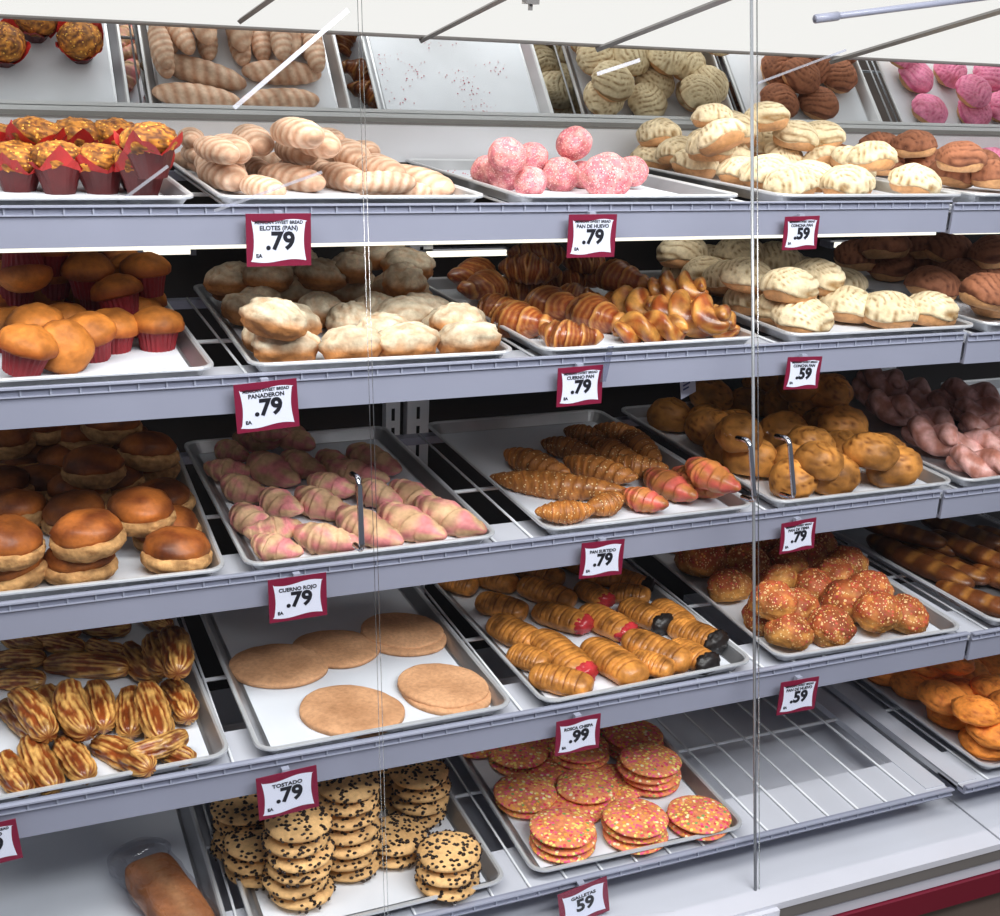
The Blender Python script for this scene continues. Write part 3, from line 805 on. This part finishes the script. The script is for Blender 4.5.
many((1, 3), 'pinkball', cB, [(350, 490, {'s': .8}), (440, 490, {'s': .95}), (515, 520, {'s': .75}), (600, 500, {'s': .9}), (735, 505, {'s': 1.15}), (805, 490, {'s': .8}), (405, 445, {'s': .85}), (520, 450, {'s': .75}), (665, 500, {'s': .7}), (640, 410, {'s': .85, 'hmin': .04})], tilt=30)
many((1, 4), 'concha_c', cC, [(430, 520), (600, 520), (770, 512), (285, 490), (150, 485), (50, 460), (400, 445, {'roll': 25}), (540, 460, {'roll': 25}), (720, 465, {'pitch': -30}), (245, 430, {'pitch': 15}), (645, 445), (65, 410), (470, 500),
    (145, 385, {'roll': 20}), (260, 368), (350, 335), (570, 385), (430, 385), (200, 330, {'s': .8})], tilt=14)
many((1, 4), 'concha_c', cB, [(715, 280), (750, 235), (868, 235), (850, 300), (660, 165), (960, 185), (985, 270), (800, 165), (905, 165)], mir=True)
many((1, 4), 'concha_c', cC, [(190, 240), (180, 305)], mir=True)
many((1, 5), 'concha_b', cC, [(385, 285), (495, 290), (550, 212), (385, 195), (445, 212), (480, 185)], mir=True)
many((1, 5), 'concha_b', cC, [(870, 485), (985, 495), (760, 410), (890, 445, {'hmin': .03}), (940, 460)], tilt=8)
many((1, 6), 'concha_p', cC, [(803, 308), (765, 215), (930, 320), (860, 200), (985, 212), (1005, 300)], mir=True)
many((1, 6), 'concha_p', cC, [(925, 255, {'hmin': .05})], mir=True)
many((1, 6), 'concha_p', cC, [(1005, 440)])
# ---- second shelf
many((2, 1), 'muffin', cD, [(640, 425), (435, 435), (345, 455, {'roll': 15}), (240, 495, {'roll': 75, 'yaw': .3}), (100, 505, {'roll': 20}), (15, 520), (525, 375), (650, 335), (30, 430), (140, 420), (250, 410, {'roll': 10}), (380, 330), (60, 320)],
     tilt=12)
many((2, 1), 'muffin', cD, [(380, 270), (140, 310, {'pitch': -10}), (265, 310, {'pitch': 35, 'yaw': 0}), (0, 330), (455, 300), (560, 300), (150, 230), (60, 240), (90, 185, {'roll': 150}), (290, 165), (440, 150, {'roll': 50, 'yaw': 1.2}), (200, 215), (340, 215), (500, 215), (20, 140), (180, 130), (560, 215)], tilt=14)
many((2, 2), 'flour', cE, [(290, 365, {'yaw': .1}), (495, 362, {'yaw': .1}), (660, 360, {'yaw': .1}), (845, 355, {'yaw': -.3}), (190, 330, {'yaw': .9}), (590, 325), (485, 290, {'yaw': 1.4}), (300, 300, {'yaw': -.15, 's': 1.1}), (640, 280, {'yaw': -.2, 's': 1.1}), (790, 300, {'yaw': .5}), (190, 290), (870, 290), (400, 260), (130, 265), (560, 260), (740, 260),
    (310, 210, {'yaw': .1, 's': 1.1}), (500, 205, {'s': 1.1, 'yaw': .1}), (725, 200, {'yaw': -.4, 's': 1.1}), (640, 175), (230, 240), (150, 190), (490, 140), (330, 130), (560, 90, {'yaw': 0, 's': 1.1}), (90, 175), (650, 130), (400, 160), (250, 160)], tilt=12)
many((2, 3), 'croissant', cF, [(245, 350, 430, 372), (490, 340, 700, 345, {'k': 'braid'}), (120, 285, 225, 340), (740, 300, 890, 335, {'k': 'braid'}), (60, 262, 190, 290), (390, 265, 480, 325), (480, 245, 600, 290, {'k': 'braid'}), (620, 265, 820, 320, {'k': 'braid'}), (225, 235, 370, 295), (730, 240, 880, 290, {'k': 'braid'}), (300, 230, 430, 250), (560, 225, 680, 245, {'k': 'braid'}),
    (610, 200, 750, 225, {'k': 'braid'}), (110, 200, 270, 210, {'k': 'croissant_big'}), (130, 150, 300, 160, {'k': 'croissant_big'}), (280, 190, 400, 190), (370, 155, 460, 185), (460, 160, 560, 200), (0, 180, 70, 150), (170, 110, 320, 110, {'k': 'croissant_big'}), (30, 220, 100, 190), (330, 130, 450, 130)], tilt=6)
many((2, 4), 'concha_c', cG, [(430, 392), (290, 350), (650, 352), (810, 355), (520, 335), (200, 340), (360, 310), (110, 320), (375, 290, {'roll': 15}), (250, 290), (30, 290), (130, 260), (500, 270), (430, 250)], tilt=9, s=1.08)
many((2, 4), 'concha_c', cG, [(105, 200, {'roll': 25}), (245, 228), (370, 235), (440, 205), (20, 235), (300, 190), (190, 170), (0, 170)], tilt=12, s=1.08)
many((2, 4), 'concha_c', cF, [(640, 175), (720, 190), (600, 190)], tilt=12)
many((2, 5), 'concha_b', cG, [(990, 320), (890, 300), (960, 280), (790, 270), (870, 240), (1010, 240), (660, 210), (760, 195), (920, 190), (550, 180), (640, 150), (840, 160), (980, 170), (740, 145)], tilt=12, s=1.1)
# ---- third shelf
many((3, 1), 'double', cH, [(310, 695), (685, 640), (40, 730), (640, 540), (340, 590), (25, 625), (640, 430), (540, 470), (290, 480), (440, 350), (60, 470), (590, 300), (160, 370), (300, 395), (470, 200), (570, 240), (100, 250), (250, 280), (360, 300), (180, 140), (20, 180), (330, 180), (0, 380), (430, 130)], tilt=10)
many((3, 2), 'twist', cI, [(350, 405, 530, 440), (240, 440, 370, 475), (150, 345, 250, 400), (480, 350, 640, 430), (240, 405, 350, 395), (590, 335, 770, 420), (700, 325, 880, 395), (150, 260, 265, 300), (265, 295, 360, 345), (630, 275, 760, 330), (360, 295, 500, 350), (535, 270, 645, 320), (90, 225, 200, 235), (395, 255, 520, 290),
    (440, 220, 610, 255), (230, 190, 350, 260), (500, 160, 650, 235), (320, 190, 430, 235), (140, 160, 210, 190), (180, 130, 310, 150), (320, 110, 395, 160), (430, 190, 500, 215), (230, 105, 320, 125)], tilt=5)
many((3, 3), 'horn', cJ, [(330, 340, 480, 335), (560, 285, 680, 322, {'k': 'pinkhorn'}), (200, 240, 560, 288, {'k': 'horn_long'}), (620, 225, 760, 300, {'k': 'pinkhorn'}), (700, 220, 830, 290, {'k': 'pinkhorn'}), (470, 330, 560, 300), (235, 175, 400, 230), (740, 200, 880, 275, {'k': 'pinkhorn'}), (400, 195, 590, 245), (515, 200, 680, 220),
    (340, 145, 475, 175), (470, 145, 600, 195), (560, 115, 665, 195), (405, 112, 500, 130), (490, 105, 620, 130)], tilt=4)
many((3, 4), 'roll', cK, [(600, 350, {'s': 1.05}), (735, 315, {'s': 1.1}), (490, 360), (370, 330, {'s': 1.15}), (290, 290, {'s': 1.1}), (540, 305), (800, 335), (450, 300), (580, 262), (660, 270), (220, 260), (100, 240), (780, 260), (500, 250),
    (430, 215, {'s': 1.1}), (230, 190), (110, 175), (300, 205), (570, 195), (690, 190, {'s': 1.1}), (450, 145, {'s': 1.1}), (640, 130), (170, 210), (340, 140), (550, 110), (240, 120), (380, 95), (470, 90)], tilt=16)
many((3, 5), 'icedtwist', cK, [(810, 230, 1000, 270), (900, 190, 1040, 220), (720, 160, 870, 205), (1020, 250, 1150, 290), (830, 130, 990, 165), (720, 90, 820, 125), (850, 100, 990, 135), (620, 95, 720, 130), (990, 150, 1100, 190), (640, 60, 740, 95), (900, 290, 1050, 330), (760, 200, 880, 250), (930, 230, 1060, 250), (760, 125, 860, 160), (900, 150, 1000, 170), (1060, 200, 1200, 250), (660, 130, 770, 170)], tilt=5)
# ---- fourth shelf
many((4, 1), 'puff', cL, [(10, 650, 90, 780), (110, 590, 200, 760), (240, 590, 335, 740), (375, 575, 580, 700), (590, 590, 710, 640), (20, 430, 150, 560), (70, 400, 190, 550), (165, 390, 290, 560), (250, 370, 320, 550), (365, 360, 400, 530), (500, 390, 500, 550), (560, 380, 620, 560), (650, 350, 730, 500),
    (180, 270, 490, 310), (480, 210, 590, 350), (590, 170, 630, 320), (660, 150, 690, 320), (0, 260, 150, 270), (0, 340, 140, 350), (350, 210, 470, 250), (20, 180, 150, 220), (330, 140, 480, 150), (560, 80, 640, 140), (170, 200, 300, 220), (120, 140, 300, 170), (590, 680, 680, 650)], tilt=8, tol=.8)
many((4, 2), 'oval', cM, [(735, 345, {'yaw': -1.0, 's': .93}), (735, 325, {'yaw': -1.0, 's': .95}), (465, 405, {'yaw': -.7, 's': 1.02}), (625, 185, {'yaw': -.8, 's': .95}), (612, 170, {'yaw': -.9, 's': .93}), (415, 222, {'yaw': -.6, 's': .93}), (255, 270, {'yaw': -.5, 's': 1.02})], tilt=1, tol=.5)
many((4, 3), 'fold', cN, [(340, 370, 500, 410), (350, 270, 490, 370, {'k': 'fold_r'}), (495, 290, 640, 390), (750, 310, 860, 370, {'k': 'fold_d'}), (230, 230, 360, 290), (600, 275, 770, 340), (760, 225, 890, 285, {'k': 'fold_d'}), (650, 350, 740, 380), (700, 180, 790, 235, {'k': 'fold'}), (350, 190, 490, 240, {'k': 'fold_r'}), (480, 195, 610, 260, {'k': 'fold_r'}),
    (590, 180, 710, 235, {'k': 'fold_d'}), (190, 170, 320, 200), (310, 125, 450, 170), (300, 320, 350, 340), (470, 130, 550, 170, {'k': 'fold_r'}), (560, 140, 660, 160), (170, 90, 290, 125), (300, 75, 420, 110), (90, 110, 170, 130), (600, 90, 720, 120, {'k': 'fold_d'}), (480, 90, 580, 110), (420, 50, 500, 80)], tilt=6)
many((4, 4), 'sprinkbun', cO, [(380, 420), (535, 398), (750, 360), (640, 330), (250, 350), (400, 320), (550, 300, {'s': 1.15}), (140, 265), (330, 300), (620, 265), (345, 250, {'k': 'sprinkbun', 'roll': 40}), (255, 190, {'s': 1.1}), (510, 225), (450, 260), (40, 190), (120, 165), (310, 130), (430, 170), (180, 115), (490, 130), (550, 190), (370, 190), (60, 110)], tilt=20)
many((4, 5), 'long', cO, [(610, 110, 900, 250), (700, 90, 960, 200), (870, 270, 1060, 340), (780, 60, 1010, 130), (640, 75, 850, 150), (960, 220, 1150, 290), (880, 150, 1090, 220), (960, 100, 1150, 160), (1000, 330, 1180, 400), (700, 130, 950, 240), (820, 110, 1020, 190), (600, 60, 800, 120), (1050, 170, 1200, 220)], tilt=3)
# ---- bottom shelf: the round cookies stand in stacks
def stack(tr, key, px, py, n, yaw=0, jit=.004, sx=0, sy=0, s=1.0):
    K = KINDS[key]; s = s*KS.get(key, 1); T, trot = TRAYS[tr]; th = K['dims'][2]*s; floor = T.z+.006; z0 = floor+th*.85; step = th*1.72
    c = at_z(px, py, z0+(n-1)*step); rnd = random.Random(int(px*7+py))
    for i in range(n):
        q = (c.x-sx*(n-1-i)+rnd.uniform(-jit, jit)*(i < n-1), c.y-sy*(n-1-i)+rnd.uniform(-jit, jit)*(i < n-1))
        CNT[0] += 1
        R = Matrix.Rotation(rnd.uniform(0, 6.28), 3, 'Z') @ Matrix.Rotation(radians(rnd.uniform(-3, 3)), 3, 'X')
        p = Vector((q[0], q[1], z0+i*step)); PLACED.setdefault(tr, []).append((p, R, [d*s for d in K['dims']]))
        o = spawn(key, p, R, (s, s, s), CNT[0]); X = to_px(p)
        ITEMS.setdefault((tr, key, False), []).append((o, X[0], X[1]))
for a in ((310, 292, 6), (455, 180, 7), (655, 150, 4), (740, 375, 3), (150, 245, 4), (190, 345, 3), (545, 105, 4), (590, 330, 2), (300, 190, 4)):
    x, y = cQ(a[0], a[1]); stack((5, 2), 'chip', x, y, a[2], jit=.006)
for a in ((360, 405, 3), (575, 375, 3), (762, 365, 2), (620, 205, 4), (570, 130, 3), (250, 302, 2), (432, 282, 2), (230, 182, 2), (408, 165, 3), (515, 78, 3), (100, 152, 1), (290, 135, 2), (395, 338, 1), (345, 235, 1), (520, 270, 1)):
    x, y = cR(a[0], a[1]); stack((5, 3), 'sprink', x, y, a[2], jit=.005)
many((5, 5), 'orange', cO, [(955, 715), (860, 625), (750, 545), (980, 640), (780, 590), (660, 500), (905, 570), (1020, 700), (820, 520), (930, 620, {'s': .9}), (895, 500), (780, 478), (990, 560), (915, 430), (985, 470), (850, 470), (1050, 600), (1060, 680)], tilt=8)

# ------------------------------------------------------------------ labels that single each pastry out
ORD = ['first', 'second', 'third', 'fourth', 'fifth', 'sixth', 'seventh', 'eighth', 'ninth', 'tenth']
EDGE = {}
for (tr, key, mir), lst in list(ITEMS.items()):
    K = KINDS[key]; desc = K['desc']; n = len(lst); nr = max(1, round(n/5)); lst = sorted(lst, key=lambda q: -q[2])
    per = math.ceil(n/nr); rows = [sorted(lst[i*per:(i+1)*per], key=lambda q: q[1]) for i in range(nr) if lst[i*per:(i+1)*per]]
    for ri, row in enumerate(rows):
        if len(rows) == 1: rn = 'its pile'
        elif ri == 0: rn = 'the lowest row'
        elif ri == len(rows)-1: rn = 'the topmost row'
        elif len(rows) == 3: rn = 'the middle row'
        else: rn = 'the %s row up' % ORD[ri]
        for ci, (o, x, y) in enumerate(row):
            wh = 'seen in the mirror' if mir else '%s shelf' % NAME[tr[0]]
            side = ' right' if tr in ((2, 5),) else ''
            tag(o, '%s, %s from left in %s, %s' % (desc, ORD[ci], rn, wh), K['cat'], '%ss on the %s shelf' % (desc, NAME[tr[0]]))
for _o in bpy.data.objects:
    if '_m' in _o: del _o['_m']

# crumbs left on the emptied back half of the pink-ball pan
m = MB(); rnd = random.Random(4); T = TRAYS[(1, 3)][0]
for k in range(150):
    cl = rnd.choice([(-.16, .60), (-.10, .52), (.02, .55), (.12, .50), (-.17, .50), (.05, .62), (-.02, .44)])
    x = T.x+cl[0]+rnd.gauss(0, .02); y = T.y+cl[1]+rnd.gauss(0, .02); r = rnd.uniform(.0008, .0022); z = T.z+.006
    if abs(x-T.x) > .19 or y > T.y+PD-.04: continue
    m.add([(x-r, y, z), (x, y-r, z), (x+r, y, z), (x, y+r, z), (x, y, z+r)], [(0, 1, 4), (1, 2, 4), (2, 3, 4), (3, 0, 4)])
o = m.build('sugar_crumbs', plain('red_crumb', '#d4596a', .6)); tag(o, 'pink sugar crumbs on the empty back half of the pink-ball pan', 'crumbs', None, 'stuff')

# ------------------------------------------------------------------ bagged loaf on the bottom shelf
a = at_z(142, 850, .04); b = at_z(205, 930, .04); c = (a+b)/2; c = a+(b-a).normalized()*.115; yw = math.atan2(b.y-a.y, b.x-a.x); r = empty('bagged_loaf', (c.x, c.y, TRAYS[(5, 1)][0].z+.006), (0, 0, yw))
tag(r, 'brown loaf wrapped in a clear plastic bag on the bottom shelf', 'bread')
m = MB()
def fn(t, ph):
    s = t*2-1; k = (max(0, 1-abs(s)**10))**.4 if 0 < t < 1 else 0
    cx_, sy_ = cos(ph), sin(ph); w = .043*(1-.05*s)
    y = w*k*abs(cx_)**.45*(1 if cx_ >= 0 else -1); z = .027*k*abs(sy_)**.5*(1 if sy_ >= 0 else -1)
    return (.115*s, y+.002*nz(s*2, ph, 0, 1), z+.029, 1.0 if (sy_ > .3 and abs(y) < .012) else .2)
m.grid(fn, 40, 36); m.build('loaf', P['loaf'], r, True)
m = MB()
def fn(t, ph):
    s = t*2-1; k = (max(0, 1-abs(s)**8))**.35 if 0 < t < 1 else 0
    w = .052*(1+.06*sin(s*14)*cos(ph*3)); q = 1
    if s < -.72: q = max(.10, 1-(-.72-s)*1.2)
    y = w*k*cos(ph); z = .036*k*q*sin(ph)*(1+.10*nz(s*7, ph*2.5, 0, 1, 3)+.06*nz(s*20, ph*6, 0, 1, 8))
    return (.155*s-.018, y*(1.0 if s > -.72 else 1.15), max(z+.032, .0012))
m.grid(fn, 50, 48); m.build('plastic_bag', M['bag'], r, True)

# ------------------------------------------------------------------ price tags
def text_mesh(s, size, bold=.0):
    cu = bpy.data.curves.new('txt', 'FONT'); cu.body = s; cu.size = size; cu.align_x = 'CENTER'; cu.align_y = 'CENTER'; cu.offset = bold; cu.extrude = .0002; cu.resolution_u = 3
    o = bpy.data.objects.new('txt', cu); COL.objects.link(o); dg = bpy.context.evaluated_depsgraph_get()
    me = bpy.data.meshes.new_from_object(o.evaluated_get(dg)); bpy.data.objects.remove(o); return me
def price_tag(px, py, wpx, s, head, name, price, label, roll=0., yoff=-.026, tilt=0):
    y = SH[s][1]+yoff; c = at_y(px, py, y); d = (c-CAM).dot(fw); w = wpx*d/F_PX/cos(YAW); h = w*.80
    r = empty('price_tag', c, (radians(tilt), radians(roll), 0)); tag(r, label, 'price tag', 'price tags clipped to the shelf fronts')
    m = MB(); m.box((-w/2, 0, -h/2), (w/2, .0016, h/2)); m.build('card_border', M['maroon'], r)
    m = MB(); n = 24; vs = []
    def edge(t, side):
        if side == 0: return (-w*.44+w*.88*t, -h*.40-h*.030*sin(t*2*pi))
        if side == 1: return (w*.42-w*.035*sin(t*pi), -h*.40+h*.78*t)
        if side == 2: return (w*.44-w*.88*t, h*.36+h*.035*sin(t*2*pi))
        return (-w*.42+w*.035*sin(t*pi), h*.38-h*.78*t)
    for sd in range(4):
        for k in range(n): x, z = edge(k/n, sd); vs.append((x, -.0004, z))
    m.add(vs, [tuple(range(4*n))]); m.build('card_face', M['card'], r)
    for txt, sz, x, z, bo, nm in ((head, .070*w, 0, h*.335, .0002, 'heading'), (name, .095*w, 0, h*.225, .0003, 'product_name'), (price, .37*w, w*.02, h*-.03, .0014, 'price'), ('EA', .08*w, -w*.31, -h*.30, .0003, 'unit_mark')):
        if not txt: continue
        me = text_mesh(txt, sz, bo); me.materials.append(M['ink'])
        xs = [v.co.x for v in me.vertices]; wd = max(xs)-min(xs)
        o = link(nm, me, None, r); o.location = (x, -.0008, z); o.rotation_euler = (pi/2, 0, 0)
        if wd > w*.74: o.scale = (w*.74/wd, 1, 1)
        elif nm == 'product_name' and wd < w*.5: o.scale = (w*.5/wd, 1, 1)
    m = MB(); m.box((-.006, .0016, h*.3), (.006, .012, h*.5+.004)); m.build('clip', M['rail'], r)
HD = 'MEXICAN SWEET BREAD'
price_tag(279, 240, 60, 1, HD, 'ELOTES (PAN)', '.79', 'white and maroon .79 price tag below the ridged sugared loaves', 0)
price_tag(592, 236, 49, 1, HD, 'PAN DE HUEVO', '.79', 'white and maroon .79 price tag below the pink sugared balls', 0)
price_tag(801, 233, 38, 1, HD, 'CONCHA PAN', '.59', 'white and maroon .59 price tag below the top cream buns', -1)
price_tag(267, 406, 58, 2, HD, 'PANADERON', '.79', 'white and maroon .79 price tag below the floured rolls', -3)
price_tag(580, 386, 46, 2, HD, 'CUERNO PAN', '.79', 'white and maroon .79 price tag below the croissants', -1)
price_tag(803, 373, 38, 2, HD, 'CONCHA PAN', '.59', 'white and maroon .59 price tag below the second shelf pale buns', 2)
price_tag(298, 598, 54, 3, '', 'CUERNO ROJO', '.79', 'white and maroon .79 price tag below the pink twists', -1)
price_tag(602, 559, 44, 3, '', 'PAN SURTIDO', '.79', 'white and maroon .79 price tag below the seeded horns', 1)
price_tag(798, 536, 38, 3, HD, 'PAN DE YEMA', '.79', 'white and maroon .79 price tag below the golden rolls', -3)
price_tag(288, 793, 56, 4, '', 'TOSTADO', '.79', 'white and maroon .79 price tag below the oval cookies', -3)
price_tag(578, 735, 45, 4, '', 'ROSCA CHISPA', '.99', 'white and maroon .99 price tag below the folded pastries', -1)
price_tag(798, 696, 42, 4, HD, 'PAN DE HUEVO', '.59', 'white and maroon .59 price tag below the sprinkled buns', 1)
price_tag(584, 903, 50, 5, '', 'GALLETAS', '59', 'white and maroon 59 price tag hanging below the sprinkle cookies', -9)
price_tag(-12, 846, 54, 4, HD, 'PAN FINO', '.79', 'price tag cut by the left edge under the layered puffs', -4)
# small bluish card hanging inside behind the second shelf front
c = at_y(688, 382, .26); r = empty('inner_card', c, (0, radians(-12), radians(20))); tag(r, 'small bluish card hanging inside below the second shelf front', 'card')
m = MB(); m.box((-.022, 0, -.028), (.022, .001, .022)); m.build('card_sheet', M['rail'], r)
m = MB()
for k in range(4): m.box((-.015, -.001, .012-k*.008), (.013-k*.004, 0, .015-k*.008))
m.build('card_print', plain('blue_ink', '#1c2f66', .5), r)
# clear plastic strip by the croissant tag
m = MB(); a, b = at_y(611, 346, .175), at_y(603, 382, .175); d = Vector((.006, 0, 0))
m.add([a-d, a+d, b+d, b-d], [(0, 1, 2, 3)]); m.add([a-d+Vector((0, .001, 0)), a+d+Vector((0, .001, 0)), b+d+Vector((0, .001, 0)), b-d+Vector((0, .001, 0))], [(0, 3, 2, 1)])
o = m.build('plastic_strip', M['glare_film']); tag(o, 'clear plastic strip beside the croissant price tag', 'strip')

# ------------------------------------------------------------------ tubes glimpsed at the back of the second shelf
for (x0, y0, x1, y1, lb) in ((143, 251, 190, 252, 'behind the red-cup muffins'), (425, 254, 506, 253, 'left of the croissants'), (700, 232, 735, 231, 'behind the dark gap of the pale buns'), (832, 246, 876, 243, 'above the right pale buns')):
    a, b = at_y(x0, y0, .98), at_y(x1, y1, .98); z = (a.z+b.z)/2; r = empty('tube_lamp', ((a.x+b.x)/2, .98, z)); tag(r, 'short lit fluorescent tube at the back %s' % lb, 'lamp', 'tubes at the back of the second shelf')
    hw = abs(b.x-a.x)/2; m = MB(); m.tube([(-hw, 0, 0), (hw, 0, 0)], .007, 10); m.build('tube', M['tube'], r, True)
    m = MB(); m.box((-hw-.01, .010, -.008), (hw+.01, .04, .010)); m.box((-hw-.012, -.008, -.008), (-hw, .012, .008)); m.box((hw, -.008, -.008), (hw+.012, .012, .008)); m.build('fitting', M['enamel'], r)

# ------------------------------------------------------------------ glass doors leaning back
GN = Vector((0, -1, .17)).normalized(); GP = Vector((0, -.075, -.2))
def on_glass(px, py, off=0.):
    d = ray(px, py); t = (GP+GN*off-CAM).dot(GN)/d.dot(GN); return CAM+d*t
def gx(p, z): return
def glass_door(l, r, label, edges, handles):
    """l, r: top and bottom world points of each side"""
    o = empty('glass_door', ((l[1]+r[1])/2)); tag(o, label, 'glass door'); O = Vector(o.location); nn = -GN*.004
    m = MB(); vs = [l[0]-O, r[0]-O, r[1]-O, l[1]-O]; vs += [v+nn for v in vs]
    m.add(vs, [(0, 1, 2, 3), (7, 6, 5, 4), (0, 4, 5, 1), (1, 5, 6, 2), (2, 6, 7, 3), (3, 7, 4, 0)]); m.build('pane', M['glass'], o)
    for (p, q, w) in edges:
        em = M['seam'] if w > .002 else M['glass_edge']
        m = MB(); m.tube([p-O-GN*.002, q-O-GN*.002], w, 8); m.build('pane_edge', em, o, True)
    for (ht, hb) in handles:
        m = MB(); t, b = on_glass(*ht)-O, on_glass(*hb)-O; ou = GN*.040; pts = []
        pts.append(t); pts.append(t+ou*.7)
        for k in range(1, 5): a_ = k/4*pi/2; pts.append(t+ou*(.7+.3*sin(a_))+(b-t).normalized()*.012*(1-cos(a_)))
        for k in range(0, 4): a_ = (1-k/4)*pi/2; pts.append(b+ou*(.7+.3*sin(a_))-(b-t).normalized()*.012*(1-cos(a_)))
        pts += [b+ou*.7, b]
        m.tube(pts, .0048, 10); m.build('handle', M['steel'], o, True)
def ends(x0, z0, x1, z1):
    return (on_glass(x0, z0), on_glass(x1, z1))
S1 = ends(357, -30, 385.5, 935); S1b = ends(361, -30, 389, 935)
S2 = ends(752, -30, 756, 905); S2b = ends(757.5, -30, 760, 903)
L0 = (Vector((-.6, S1[0].y, S1[0].z)), Vector((-.6, S1[1].y, S1[1].z)))
R0 = (Vector((2.9, S2b[0].y, S2b[0].z)), Vector((2.9, S2b[1].y, S2b[1].z)))
glass_door(L0, S1, 'left glass door with a short chrome pull handle', [(S1[0], S1[1], .0006)], [((352, 474), (355, 545))])
glass_door(S1b, S2, 'middle glass door between the two vertical seams', [(S1b[0], S1b[1], .0006), (S2[0], S2[1], .0030)], [((737, 438), (742, 497))])
glass_door(S2b, R0, 'right glass door with a chrome pull handle at its left edge', [(S2b[0], S2b[1], .0012)], [((776, 436), (781, 494))])
m = MB(); a = S2[1]; m.box((-.6, a.y-.012, a.z-.016), (a.x+.01, a.y+.016, a.z-.004)); struct('trim_7', m, M['enamel'])
# thin film strips added to paint streaks of glare on the door glass
for (a, b, w, lb) in (((234, 108), (348, 10), .0033, 'long painted glare streak over the mirrored loaves'), ((214, 211), (322, 172), .0022, 'thin painted glare streak over the front loaves'), ((125, 198), (168, 166), .0022, 'short painted glare streak over the red-wrapped muffins'), ((597, 74), (640, 60), .003, 'short painted glare streak over the mirrored cream buns'), ((758, 83), (846, 50), .002, 'thin painted glare streak over the mirrored brown buns')):
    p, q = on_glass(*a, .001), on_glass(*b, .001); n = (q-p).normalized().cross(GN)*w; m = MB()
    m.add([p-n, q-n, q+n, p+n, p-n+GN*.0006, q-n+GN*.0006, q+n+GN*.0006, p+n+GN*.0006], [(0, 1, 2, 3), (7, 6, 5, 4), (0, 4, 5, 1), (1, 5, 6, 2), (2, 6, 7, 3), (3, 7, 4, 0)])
    o = m.build('glare_streak', M['glare_film']); tag(o, lb, 'glare_film', 'painted glare streaks on the glass')
